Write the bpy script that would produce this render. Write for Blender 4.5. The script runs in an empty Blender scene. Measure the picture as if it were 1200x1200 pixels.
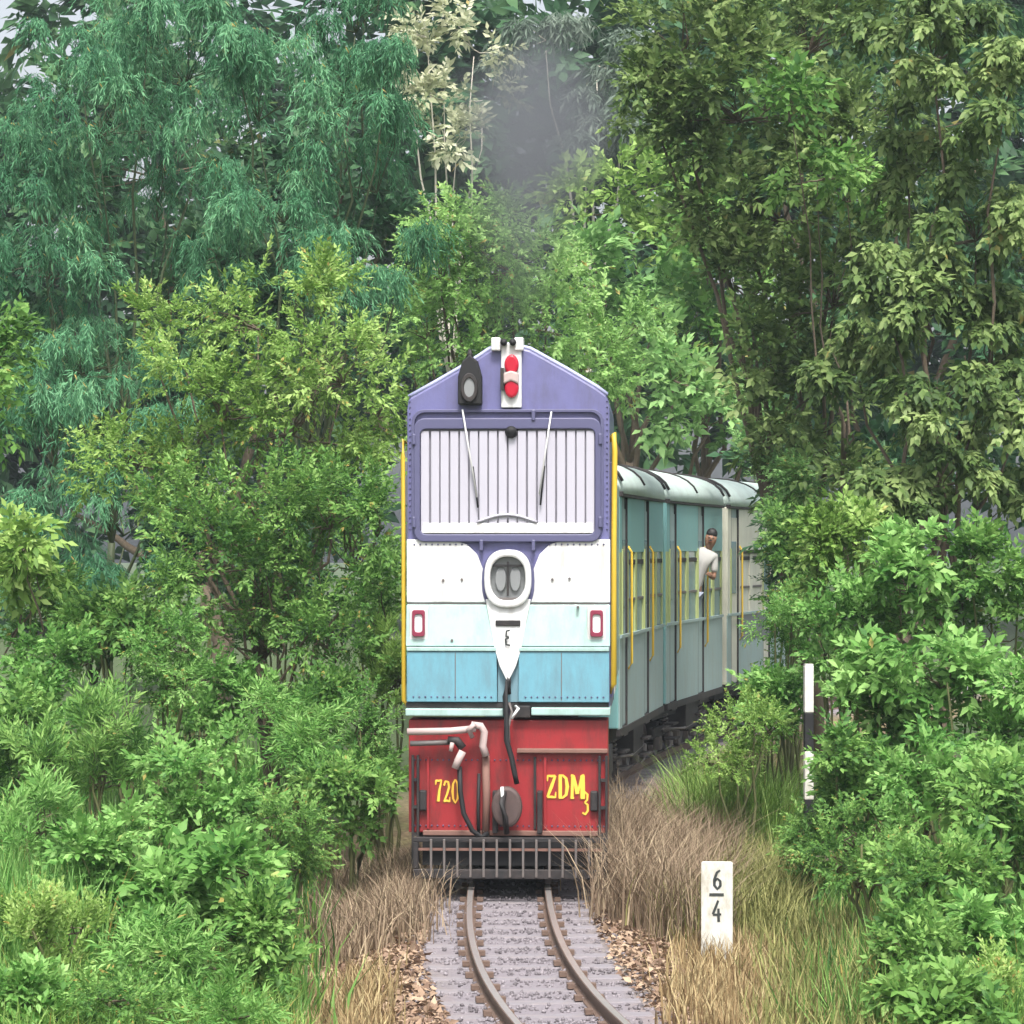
import bpy, bmesh, math, random
import numpy as np
from mathutils import Vector, Matrix, noise
R = math.radians
random.seed(5); rng = np.random.default_rng(11)
S = bpy.context.scene
COL = S.collection

# ------------------------------------------------------------------ camera, world, sun, exposure
CAMZ = 4.0
cam_d = bpy.data.cameras.new('camera'); cam = bpy.data.objects.new('camera', cam_d); COL.objects.link(cam)
cam.location = (0, 0, CAMZ); cam.rotation_euler = (R(90), 0, 0)
cam_d.sensor_width = 36; cam_d.lens = 36*3300/1200; cam_d.shift_y = 40/1200
cam_d.clip_start = 0.5; cam_d.clip_end = 2000
S.camera = cam
W = bpy.data.worlds.new('World'); S.world = W; W.use_nodes = True
wn = W.node_tree; wn.nodes.clear()
sky = wn.nodes.new('ShaderNodeTexSky'); sky.sky_type = 'NISHITA'; sky.sun_disc = False
SUN_EL, SUN_AZ = 58, 176      # azimuth clockwise from +Y: almost straight behind the camera
sky.sun_elevation = R(SUN_EL); sky.sun_rotation = R(SUN_AZ)
sky.air_density = 1.0; sky.dust_density = 6.0; sky.ozone_density = 1.0
hs = wn.nodes.new('ShaderNodeHueSaturation'); hs.inputs['Saturation'].default_value = 0.35
bg = wn.nodes.new('ShaderNodeBackground'); bg.inputs['Strength'].default_value = 0.095
wo = wn.nodes.new('ShaderNodeOutputWorld')
wn.links.new(sky.outputs[0], hs.inputs['Color']); wn.links.new(hs.outputs[0], bg.inputs[0]); wn.links.new(bg.outputs[0], wo.inputs[0])
sd = bpy.data.lights.new('sun', 'SUN'); sd.energy = 1.5; sd.angle = R(12); sd.color = (1, .96, .88)
sun = bpy.data.objects.new('sun', sd); COL.objects.link(sun)
az = R(SUN_AZ); el = R(SUN_EL)
sdir = Vector((math.sin(az)*math.cos(el), math.cos(az)*math.cos(el), math.sin(el)))
sun.rotation_euler = sdir.to_track_quat('Z', 'Y').to_euler(); sun.location = (8, -10, 30)
vs = S.view_settings; vs.view_transform = 'Standard'; vs.look = 'None'; vs.gamma = 1; vs.use_curve_mapping = False
vs.exposure = 1.55
S.cycles.volume_step_rate = 2; S.cycles.volume_max_steps = 64
S.cycles.max_bounces = 7; S.cycles.diffuse_bounces = 4; S.cycles.transmission_bounces = 4

def at(px, py, Y): return Vector(((px-600)*Y/3300, Y, CAMZ-(py-640)*Y/3300))
def track_x(Y):
    d = Y-33
    if d >= 0: return 0.0052*d*d - 0.03
    e = min(-d, 12)
    x = 0.0021*e*e + 0.00042*e**3
    if -d > 12: x += (-d-12)*0.23
    return x - 0.03
def track_tan(Y):
    t = Vector((track_x(Y+.05)-track_x(Y-.05), .1, 0)); return t.normalized()
def ground_z(X, Y):
    t = abs(X-track_x(min(max(Y, 5), 150)))
    a = min(max((t-.95)/1.1, 0), 1); a = a*a*(3-2*a)
    z = -.145-.33*a
    z += min(max(t-3, 0)*.12, 1.2) + .10*a*noise.noise(Vector((X*.5, Y*.5, 3)))
    return z

# ------------------------------------------------------------------ materials
def mat(name, col, rough=.6, metal=0., var=.15, scale=6., bump=0., dirt=None, spec=.5, coat=0.):
    m = bpy.data.materials.new(name); m.use_nodes = True; n = m.node_tree.nodes; l = m.node_tree.links
    b = n['Principled BSDF']; b.inputs['Roughness'].default_value = rough; b.inputs['Metallic'].default_value = metal
    b.inputs['Specular IOR Level'].default_value = spec
    if coat: b.inputs['Coat Weight'].default_value = coat
    tc = n.new('ShaderNodeTexCoord'); nz = n.new('ShaderNodeTexNoise'); nz.inputs['Scale'].default_value = scale
    nz.inputs['Detail'].default_value = 6; nz.inputs['Roughness'].default_value = .65
    l.new(tc.outputs['Object'], nz.inputs['Vector'])
    mx = n.new('ShaderNodeMix'); mx.data_type = 'RGBA'
    c = np.array(col)
    mx.inputs['A'].default_value = (*np.clip(c*(1-var), 0, 1), 1); mx.inputs['B'].default_value = (*np.clip(c*(1+var), 0, 1), 1)
    l.new(nz.outputs['Fac'], mx.inputs['Factor']); out = mx.outputs['Result']
    if dirt:
        dcol, damt, stretch = dirt
        mp = n.new('ShaderNodeMapping'); mp.inputs['Scale'].default_value = stretch
        l.new(tc.outputs['Object'], mp.inputs['Vector'])
        n2 = n.new('ShaderNodeTexNoise'); n2.inputs['Scale'].default_value = 3; n2.inputs['Detail'].default_value = 8; n2.inputs['Roughness'].default_value = .7
        l.new(mp.outputs[0], n2.inputs['Vector'])
        rp = n.new('ShaderNodeValToRGB'); rp.color_ramp.elements[0].position = .44; rp.color_ramp.elements[1].position = .72
        rp.color_ramp.elements[0].color = (0, 0, 0, 1); rp.color_ramp.elements[1].color = (damt, damt, damt, 1)
        l.new(n2.outputs['Fac'], rp.inputs[0])
        m2 = n.new('ShaderNodeMix'); m2.data_type = 'RGBA'; m2.inputs['B'].default_value = (*dcol, 1)
        l.new(out, m2.inputs['A']); l.new(rp.outputs[0], m2.inputs['Factor']); out = m2.outputs['Result']
    l.new(out, b.inputs['Base Color'])
    if dirt and not bump: bump = .12
    if bump:
        bp = n.new('ShaderNodeBump'); bp.inputs['Strength'].default_value = bump; bp.inputs['Distance'].default_value = .03
        l.new(nz.outputs['Fac'], bp.inputs['Height']); l.new(bp.outputs[0], b.inputs['Normal'])
    return m
def leaf_mat(name, c0, c1, c2, trans=.38, rough=.5):
    m = bpy.data.materials.new(name); m.use_nodes = True; n = m.node_tree.nodes; l = m.node_tree.links
    b = n['Principled BSDF']; b.inputs['Roughness'].default_value = rough; b.inputs['Specular IOR Level'].default_value = .22
    a = n.new('ShaderNodeAttribute'); a.attribute_name = 'tint'
    r = n.new('ShaderNodeValToRGB'); e = r.color_ramp.elements
    e[0].position = .12; e[0].color = (*c0, 1); e[1].position = .9; e[1].color = (*c2, 1)
    k = e.new(.5); k.color = (*c1, 1)
    if trans > .3: k = e.new(.96); k.color = (*c2, 1); k = e.new(.985); k.color = (.42, .33, .10, 1)
    l.new(a.outputs['Fac'], r.inputs[0]); l.new(r.outputs[0], b.inputs['Base Color'])
    t = n.new('ShaderNodeBsdfTranslucent'); l.new(r.outputs[0], t.inputs[0])
    mx = n.new('ShaderNodeMixShader'); mx.inputs[0].default_value = trans
    l.new(b.outputs[0], mx.inputs[1]); l.new(t.outputs[0], mx.inputs[2]); l.new(mx.outputs[0], n['Material Output'].inputs[0])
    return m
L = {
 'bamboo': leaf_mat('bamboo_leaf', (.03, .12, .06), (.085, .26, .125), (.22, .47, .25)),
 'dark':   leaf_mat('shaded_leaf', (.02, .065, .03), (.05, .13, .06), (.12, .24, .10)),  # green darkened so the leaves carry the shade of hollows and backdrop
 'yellow': leaf_mat('yellow_green_leaf', (.08, .18, .03), (.22, .37, .08), (.44, .60, .20)),
 'mid':    leaf_mat('mid_green_leaf', (.045, .13, .03), (.13, .28, .06), (.30, .49, .14)),
 'bright': leaf_mat('bright_green_leaf', (.05, .16, .03), (.16, .35, .08), (.35, .58, .19)),
 'olive':  leaf_mat('olive_leaf', (.05, .10, .03), (.13, .21, .06), (.32, .42, .16)),
 'misty':  leaf_mat('soft_green_leaf', (.09, .22, .06), (.21, .40, .13), (.38, .60, .24)),
 'centre': leaf_mat('light_green_leaf', (.12, .26, .06), (.26, .46, .13), (.44, .66, .25)),
 'pale':   leaf_mat('pale_cream_leaf', (.24, .28, .15), (.52, .55, .36), (.80, .80, .62)),
 'greyg':  leaf_mat('grey_green_leaf', (.08, .12, .09), (.15, .21, .16), (.25, .31, .25)),
 'straw':  leaf_mat('straw_blade', (.16, .10, .05), (.34, .25, .13), (.52, .43, .24), .2, .8),
 'brown':  leaf_mat('brown_blade', (.13, .09, .06), (.27, .20, .14), (.46, .37, .25), .2, .8),
 'strawgreen': leaf_mat('half_dry_blade', (.10, .12, .035), (.22, .23, .08), (.38, .37, .15), .2, .7),
 'litter': leaf_mat('fallen_leaf', (.17, .11, .08), (.29, .20, .14), (.42, .31, .22), .1, .85),
 'stone':  leaf_mat('ballast_stone', (.12, .108, .118), (.18, .162, .178), (.25, .228, .248), 0, .9),
}
M = {}
M['bark'] = mat('bark', (.13, .10, .07), .9, var=.4, scale=14, bump=.6)
M['palebark'] = mat('pale_bark', (.50, .47, .40), .85, var=.25, scale=9, bump=.3)
M['culm'] = mat('bamboo_culm', (.055, .075, .03), .6, var=.3)
M['stem'] = mat('green_stem', (.12, .13, .05), .8, var=.3)
grime = (.23, .20, .17)
M['purple'] = mat('periwinkle_paint', (.13, .13, .29), .42, var=.16, dirt=((.09, .085, .14), .6, (2, 2, .5)), coat=.2)
M['purpledk'] = mat('dark_periwinkle_rim', (.085, .085, .17), .45, var=.1)
M['white'] = mat('white_paint', (.64, .65, .66), .4, var=.07, dirt=((.34, .31, .28), .6, (3, 3, .5)), coat=.2)
M['mint'] = mat('mint_paint', (.34, .50, .48), .42, var=.10, dirt=((.22, .31, .27), .7, (2, 2, .6)), coat=.2)
M['blue'] = mat('sky_blue_paint', (.13, .32, .41), .42, var=.12, dirt=((.12, .20, .24), .7, (2, 2, .5)), coat=.2)
M['red'] = mat('red_paint', (.28, .017, .022), .45, var=.12, dirt=((.07, .022, .02), .8, (2, 2, .5)))
M['ledge'] = mat('dusty_ledge', (.19, .10, .08), .8, var=.2)
M['reflector'] = mat('dusty_reflector', (.22, .23, .24), .3, metal=.4, var=.3, scale=14)
M['ledge2'] = mat('greasy_brown_steel', (.085, .058, .055), .6, metal=.2, var=.4, scale=10)
M['yellow'] = mat('yellow_paint', (.62, .42, .04), .45, var=.08)
M['letter'] = mat('yellow_lettering', (.88, .50, .06), .6, var=.05)
M['lettershade'] = mat('brown_letter_shade', (.20, .05, .01), .6, var=.05)
M['dark'] = mat('dark_grimy_steel', (.014, .013, .015), .7, var=.35, scale=12, dirt=((.055, .04, .035), .6, (1, 1, 1)))
M['black'] = mat('black_rubber', (.006, .006, .008), .7, var=.2)
M['grey'] = mat('grey_steel', (.14, .13, .13), .6, metal=.2, var=.3, scale=12, dirt=((.12, .08, .06), .7, (1, 1, 1)))
M['pink'] = mat('faded_pink_paint', (.42, .33, .32), .6, var=.12)
M['maroon'] = mat('maroon_paint', (.20, .02, .05), .5, var=.1)
M['lamp'] = mat('lamp_glass', (.75, .78, .80), .08, var=.02)
M['redlens'] = mat('red_lens', (.42, .01, .03), .12, var=.1)
M['glass'] = mat('dark_window_glass', (.03, .04, .05), .06, var=.1)
M['bluegrey'] = mat('sky_lilac_glass', (.24, .235, .28), .15, var=.2)  # windscreen pane, reflected sky put into its colour
M['bluepane'] = mat('dull_blue_window', (.16, .27, .31), .25, var=.3)
M['lampgrey'] = mat('grey_lamp_glass', (.22, .23, .24), .15, var=.1)
M['slat'] = mat('white_screen_slat', (.42, .41, .48), .45, var=.04)
M['teal'] = mat('teal_paint', (.19, .40, .41), .5, var=.08, dirt=((.24, .38, .36), .4, (2, 2, .5)))
M['paleteal'] = mat('pale_grey_teal_paint', (.31, .42, .43), .5, var=.07, dirt=((.28, .30, .27), .6, (2, 2, .5)))
M['olivepaint'] = mat('faded_olive_yellow_paint', (.40, .46, .20), .5, var=.1)
M['cream'] = mat('cream_paint', (.66, .65, .56), .5, var=.06, dirt=((.45, .42, .35), .5, (2, 2, .5)))
M['greyband'] = mat('dark_grey_band_paint', (.17, .18, .20), .5, var=.1)
M['roof'] = mat('pale_roof_paint', (.50, .61, .58), .55, var=.08, scale=3, dirt=((.36, .42, .40), .7, (1, 1, 1)))
M['sleeper'] = mat('concrete_sleeper', (.20, .185, .205), .85, var=.18, scale=9, bump=.3, dirt=((.24, .2, .19), .6, (1, 1, 1)))
M['rail'] = mat('rusty_rail', (.13, .085, .065), .75, var=.35, scale=20)
M['railtop'] = mat('worn_rail_head', (.50, .47, .46), .35, metal=.7, var=.15)
M['post'] = mat('whitewashed_concrete', (.60, .60, .56), .85, var=.10, scale=8, bump=.2, dirt=((.30, .26, .19), .8, (3, 3, 1.2)))
M['numeral'] = mat('black_numeral_paint', (.03, .035, .035), .7, var=.2)
M['skin'] = mat('brown_skin', (.25, .13, .08), .55, var=.06)
M['shirt'] = mat('white_cotton', (.45, .44, .43), .85, var=.04)
M['trouser'] = mat('blue_grey_cloth', (.30, .33, .42), .85, var=.08)
M['hair'] = mat('black_hair', (.012, .010, .010), .6, var=.3, scale=40)
def ground_mat():
    m = bpy.data.materials.new('leafy_soil'); m.use_nodes = True; n = m.node_tree.nodes; l = m.node_tree.links
    b = n['Principled BSDF']; b.inputs['Roughness'].default_value = .95
    tc = n.new('ShaderNodeTexCoord')
    n1 = n.new('ShaderNodeTexNoise'); n1.inputs['Scale'].default_value = .35; n1.inputs['Detail'].default_value = 8
    n2 = n.new('ShaderNodeTexNoise'); n2.inputs['Scale'].default_value = 9; n2.inputs['Detail'].default_value = 8
    l.new(tc.outputs['Object'], n1.inputs[0]); l.new(tc.outputs['Object'], n2.inputs[0])
    r1 = n.new('ShaderNodeValToRGB'); e = r1.color_ramp.elements
    e[0].position = .38; e[0].color = (.27, .19, .14, 1); e[1].position = .62; e[1].color = (.16, .16, .07, 1)
    r2 = n.new('ShaderNodeValToRGB'); e = r2.color_ramp.elements
    e[0].position = .3; e[0].color = (.35, .3, .25, 1); e[1].position = .7; e[1].color = (1.25, 1.15, 1.05, 1)
    l.new(n1.outputs['Fac'], r1.inputs[0]); l.new(n2.outputs['Fac'], r2.inputs[0])
    mx = n.new('ShaderNodeMix'); mx.data_type = 'RGBA'; mx.blend_type = 'MULTIPLY'; mx.inputs['Factor'].default_value = 1
    l.new(r1.outputs[0], mx.inputs['A']); l.new(r2.outputs[0], mx.inputs['B']); 
    ab = n.new('ShaderNodeAttribute'); ab.attribute_name = 'bed'
    m3 = n.new('ShaderNodeMix'); m3.data_type = 'RGBA'; m3.inputs['B'].default_value = (.19, .17, .19, 1)
    l.new(ab.outputs['Fac'], m3.inputs['Factor']); 
    ac = n.new('ShaderNodeAttribute'); ac.attribute_name = 'cover'
    m4 = n.new('ShaderNodeMix'); m4.data_type = 'RGBA'; m4.inputs['B'].default_value = (.055, .085, .03, 1)
    l.new(ac.outputs['Fac'], m4.inputs['Factor']); l.new(mx.outputs['Result'], m4.inputs['A']); l.new(m4.outputs['Result'], m3.inputs['A']); l.new(m3.outputs['Result'], b.inputs['Base Color'])
    bp = n.new('ShaderNodeBump'); bp.inputs['Strength'].default_value = .8; bp.inputs['Distance'].default_value = .05
    l.new(n2.outputs['Fac'], bp.inputs['Height']); l.new(bp.outputs[0], b.inputs['Normal'])
    return m
M['soil'] = ground_mat()

# ------------------------------------------------------------------ object helpers
def tag(o, label=None, cat=None, group=None, kind=None):
    if label: o['label'] = label
    if cat: o['category'] = cat
    if group: o['group'] = group
    if kind: o['kind'] = kind
    return o
def empty(name, loc, rz=0):
    o = bpy.data.objects.new(name, None); COL.objects.link(o); o.location = loc; o.rotation_euler = (0, 0, rz)
    o.empty_display_size = .3
    return o
def obj(name, vf, m, parent=None, smooth=False, bevel=0, loc=None):
    me = bpy.data.meshes.new(name); me.from_pydata([tuple(v) for v in vf[0]], [], [tuple(f) for f in vf[1]]); me.update()
    bm = bmesh.new(); bm.from_mesh(me); bmesh.ops.recalc_face_normals(bm, faces=bm.faces); bm.to_mesh(me); bm.free()
    if smooth: me.polygons.foreach_set('use_smooth', [True]*len(me.polygons))
    me.materials.append(m)
    return link(name, me, parent, bevel, loc)
def link(name, me, parent=None, bevel=0, loc=None):
    o = bpy.data.objects.new(name, me); COL.objects.link(o)
    if parent: o.parent = parent
    if loc is not None: o.location = loc
    if bevel:
        b = o.modifiers.new('bevel', 'BEVEL'); b.width = bevel; b.segments = 2; b.limit_method = 'ANGLE'; b.angle_limit = R(35)
    return o
def join(*vfs):
    V, F = [], []
    for v, f in vfs:
        k = len(V); V += list(v); F += [tuple(i+k for i in ff) for ff in f]
    return V, F
def box(x0, x1, y0, y1, z0, z1):
    v = [(x, y, z) for x in (x0, x1) for y in (y0, y1) for z in (z0, z1)]
    return v, [(0, 1, 3, 2), (4, 6, 7, 5), (0, 4, 5, 1), (2, 3, 7, 6), (0, 2, 6, 4), (1, 5, 7, 3)]
def slab(pts, y0, y1):                      # outline in x,z; y0 number or function of z (front face)
    f0 = y0 if callable(y0) else (lambda z: y0)
    n = len(pts)
    v = [(x, f0(z), z) for x, z in pts]+[(x, y1, z) for x, z in pts]
    return v, [tuple(range(n)), tuple(range(2*n-1, n-1, -1))]+[(i, (i+1) % n, (i+1) % n+n, i+n) for i in range(n)]
def ringslab(outer, inner, y0, y1):         # frame between two outlines with the same number of points
    n = len(outer)
    v = [(x, y0, z) for x, z in outer]+[(x, y0, z) for x, z in inner]+[(x, y1, z) for x, z in outer]+[(x, y1, z) for x, z in inner]
    F = []
    for i in range(n):
        j = (i+1) % n
        F += [(i, j, n+j, n+i), (2*n+i, 3*n+i, 3*n+j, 2*n+j), (i, 2*n+i, 2*n+j, j), (n+i, n+j, 3*n+j, 3*n+i)]
    return v, F
def tube(path, r, n=8, r1=None, squash=1.):
    P = [Vector(p) for p in path]; m = len(P); V, F = [], []
    if callable(r): rad = [r(i/(m-1)) for i in range(m)]
    else: rad = [r+(((r1 if r1 is not None else r)-r)*i/(m-1)) for i in range(m)]
    up = Vector((0, 0, 1))
    for i in range(m):
        t = (P[min(i+1, m-1)]-P[max(i-1, 0)])
        if t.length < 1e-6: t = Vector((0, 0, 1))
        t.normalize()
        a = t.cross(up)
        if a.length < .2: a = t.cross(Vector((1, 0, 0)))
        a.normalize(); b = a.cross(t)
        for k in range(n):
            an = 2*math.pi*k/n
            V.append(P[i]+a*math.cos(an)*rad[i]+b*math.sin(an)*rad[i])
    for i in range(m-1):
        for k in range(n):
            F.append((i*n+k, i*n+(k+1) % n, (i+1)*n+(k+1) % n, (i+1)*n+k))
    F.append(tuple(range(n-1, -1, -1))); F.append(tuple(range((m-1)*n, m*n)))
    return V, F
def ellip(cx, cz, rx, rz, n=28, p=2.):
    out = []
    for i in range(n):
        a = 2*math.pi*i/n; c, s = math.cos(a), math.sin(a)
        out.append((cx+rx*math.copysign(abs(c)**(2/p), c), cz+rz*math.copysign(abs(s)**(2/p), s)))
    return out
def rrect(x0, x1, z0, z1, r, n=4):
    out = []
    for cx, cz, a0 in ((x1-r, z1-r, 0), (x0+r, z1-r, 90), (x0+r, z0+r, 180), (x1-r, z0+r, 270)):
        for i in range(n+1):
            a = R(a0+90*i/n); out.append((cx+r*math.cos(a), cz+r*math.sin(a)))
    return out
def wheel_vf(cx, cy, cz, r, th, rz=None, n=24):     # disc whose axis is x
    rz = rz or r
    prof = [(-th, .15), (-th, .35), (-th*.5, .45), (-th*.5, .8), (-th, .86), (-th, 1.0), (th*.6, 1.0), (th, 1.08), (th, .15)]
    V, F = [], []
    for i in range(n):
        a = 2*math.pi*i/n
        for px, pr in prof: V.append((cx+px, cy+math.cos(a)*r*pr, cz+math.sin(a)*rz*pr))
    m = len(prof)
    for i in range(n):
        j = (i+1) % n
        for k in range(m): F.append((i*m+k, i*m+(k+1) % m, j*m+(k+1) % m, j*m+k))
    F.append(tuple(i*m for i in range(n)))
    return V, F

# lettering: glyphs as brush strokes on a 1 x 1 cell (list of (x, z, width) polylines)
G = {
 'Z': [[(.12, .72, .05), (.14, .95, .10), (.5, .93, .13), (.86, .95, .10)], [(.86, .95, .12), (.5, .5, .17), (.12, .06, .12)], [(.12, .06, .10), (.5, .07, .13), (.86, .05, .10), (.90, .28, .05)]],
 'D': [[(.2, .03, .17), (.2, .97, .17)], [(.06, .97, .08), (.45, .96, .10), (.75, .84, .14), (.86, .5, .18), (.75, .16, .14), (.45, .04, .10), (.06, .03, .08)]],
 'M': [[(.10, .03, .11), (.14, .97, .10)], [(.02, .97, .08), (.2, .95, .10), (.48, .2, .15)], [(.48, .2, .08), (.80, .96, .10), (.94, .97, .08)], [(.82, .96, .17), (.84, .03, .17)], [(.0, .03, .07), (.24, .03, .07)], [(.70, .03, .07), (.98, .03, .07)]],
 '3': [[(.1, .85, .10), (.4, .97, .12), (.8, .85, .16), (.75, .62, .14), (.4, .52, .10)], [(.4, .52, .10), (.82, .42, .15), (.85, .18, .16), (.5, .02, .13), (.1, .1, .12)]],
 '7': [[(.1, .74, .06), (.14, .93, .13), (.5, .91, .15), (.9, .95, .10)], [(.9, .95, .10), (.6, .5, .16), (.45, .02, .20)]],
 '2': [[(.12, .74, .14), (.3, .93, .13), (.7, .9, .15), (.82, .68, .17), (.55, .38, .15), (.12, .05, .12)], [(.12, .06, .14), (.5, .1, .15), (.88, .05, .12), (.92, .25, .06)]],
 '0': [[(.5, .98, .10), (.2, .8, .15), (.12, .5, .18), (.2, .2, .15), (.5, .02, .10), (.8, .2, .15), (.88, .5, .18), (.8, .8, .15), (.5, .98, .10)]],
 '6': [[(.8, .95, .12), (.45, .85, .15), (.18, .5, .18), (.18, .22, .17), (.5, .03, .13), (.82, .2, .17), (.8, .42, .16), (.5, .55, .12), (.2, .4, .12)]],
 '4': [[(.62, .98, .13), (.35, .65, .15), (.1, .36, .14)], [(.1, .34, .13), (.5, .34, .13), (.92, .36, .12)], [(.64, .62, .14), (.66, .02, .16)]],
 'E': [[(.75, .95, .16), (.35, .9, .18), (.3, .6, .2), (.65, .52, .18)], [(.65, .52, .18), (.25, .42, .2), (.3, .12, .2), (.78, .06, .2)]],
}
def glyph(ch, x, z, w, h, y, th=0, dx=0, dz=0, fat=1.):
    parts = []
    for st in G[ch]:
        n = len(st); pts = []
        for i in range(n-1):          # resample
            for t in (0, .34, .67): pts.append([st[i][q]*(1-t)+st[i+1][q]*t for q in range(3)])
        pts.append(list(st[-1]))
        A, B = [], []
        for i, p in enumerate(pts):
            q0 = pts[max(i-1, 0)]; q1 = pts[min(i+1, len(pts)-1)]
            tx, tz = (q1[0]-q0[0])*w, (q1[1]-q0[1])*h; l = math.hypot(tx, tz) or 1
            nx, nz = -tz/l, tx/l; hw = p[2]*w*.5*fat*1.15
            cx, cz = x+dx+p[0]*w, z+dz+p[1]*h
            A.append((cx+nx*hw, cz+nz*hw)); B.append((cx-nx*hw, cz-nz*hw))
        V = [(a, y, b) for a, b in A]+[(a, y, b) for a, b in B]; m = len(A); F = [(i, i+1, m+i+1, m+i) for i in range(m-1)]
        y -= .0006
        parts.append((V, F))
    return join(*parts)

# ------------------------------------------------------------------ foliage kit (numpy)
def norm(a): return a/np.maximum(np.linalg.norm(a, axis=-1, keepdims=True), 1e-9)
def tri_mesh(name, V, F, tint, m, parent=None, kind='stuff'):
    me = bpy.data.meshes.new(name); nv, nf, k = len(V), len(F), F.shape[1]
    me.vertices.add(nv); me.vertices.foreach_set('co', V.astype(np.float32).ravel())
    me.loops.add(nf*k); me.loops.foreach_set('vertex_index', F.astype(np.int32).ravel())
    me.polygons.add(nf); me.polygons.foreach_set('loop_start', np.arange(0, nf*k, k, dtype=np.int32))
    me.update(calc_edges=True)
    at_ = me.attributes.new('tint', 'FLOAT', 'POINT'); at_.data.foreach_set('value', tint.astype(np.float32))
    me.materials.append(m)
    o = bpy.data.objects.new(name, me); COL.objects.link(o)
    if parent: o.parent = parent
    if kind: o['kind'] = kind
    return o
LEAFV = np.array([(0, 0, 0), (-.5, .42, .10), (.5, .42, .10), (0, .5, 0), (0, 1, -.12)])
LEAFF = np.array([(0, 3, 1), (0, 2, 3), (1, 3, 4), (3, 2, 4)])
def frames(d, up):
    y = norm(d); x = norm(np.cross(y, up)); z = np.cross(x, y)
    return np.stack([x, y, z], axis=-1)          # columns
def spray_template(kind, r):
    """one leafy twig along +Y, unit length; returns leaf frames: origin, rotation, (w,l)"""
    if kind == 'feather': n, ll, lw, spread = 20, .30, .045, 35
    elif kind == 'broad': n, ll, lw, spread = 11, .42, .22, 60
    elif kind == 'large': n, ll, lw, spread = 7, .62, .30, 65
    elif kind == 'fine': n, ll, lw, spread = 18, .26, .11, 60
    elif kind == 'lance': n, ll, lw, spread = 12, .50, .10, 50
    O, Rm, Sz = [], [], []
    droop = {'feather': .55, 'broad': .2, 'large': .3, 'fine': .15, 'lance': .35}[kind]
    for i in range(n):
        t = (i+.6)/n; s = 1 if i % 2 else -1
        o = np.array([0, t, -droop*t*t]) + r.normal(0, .03, 3)
        a = math.radians(spread*(1-.6*t)*s+r.normal(0, 14)); pitch = math.radians(r.normal(-12 - droop*40*t, 22))
        d = np.array([math.sin(a)*math.cos(pitch), math.cos(a)*math.cos(pitch), math.sin(pitch)])
        up = norm(np.array([r.normal(0, .45), r.normal(0, .35), 1.]))
        O.append(o); Rm.append(frames(d[None], up[None])[0]); k = r.uniform(.7, 1.2); Sz.append((lw*k, ll*k))
    V = []
    for o, m, (w, l) in zip(O, Rm, Sz):
        V.append((LEAFV*np.array([w, l, l*.6]))@m.T+o)
    # the twig itself, a thin three sided strip
    tw = []
    for t in (0, .5, 1.): tw += [(-.008*(1.2-t), t, -droop*t*t), (.008*(1.2-t), t, -droop*t*t-.004)]
    V = np.concatenate(V+[np.array(tw)])
    F = np.concatenate([LEAFF+5*i for i in range(n)]); b = 5*n
    F = np.concatenate([F, np.array([(b, b+1, b+3), (b, b+3, b+2), (b+2, b+3, b+5), (b+2, b+5, b+4)])])
    T = np.concatenate([np.repeat(np.where(r.uniform(0, 1, n) < .012, 3., r.uniform(0, 1, n)), 5), np.zeros(6)])
    return V, F, T
TR = np.random.default_rng(3)
TEMPL = {k: [spray_template(k, TR) for _ in range(6)] for k in ('feather', 'broad', 'large', 'fine', 'lance')}
def place_sprays(kind, O, D, U, size, stint, r):
    n = len(O); Fm = frames(D, U); which = r.integers(0, 6, n); Vs, Fs, Ts = [], [], []; off = 0
    for k in range(6):
        idx = np.where(which == k)[0]
        if len(idx) == 0: continue
        v, f, t = TEMPL[kind][k]
        X = np.einsum('nij,vj->nvi', Fm[idx], v)*size[idx][:, None, None]+O[idx][:, None, :]
        nv = len(v)
        Vs.append(X.reshape(-1, 3)); Fs.append((f[None]+(np.arange(len(idx))*nv)[:, None, None]).reshape(-1, 3)+off)
        Ts.append((.55*stint[idx][:, None]+.45*t[None]).ravel()); off += len(idx)*nv
    return np.concatenate(Vs), np.concatenate(Fs), np.concatenate(Ts)
LEAVES = [0]
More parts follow.
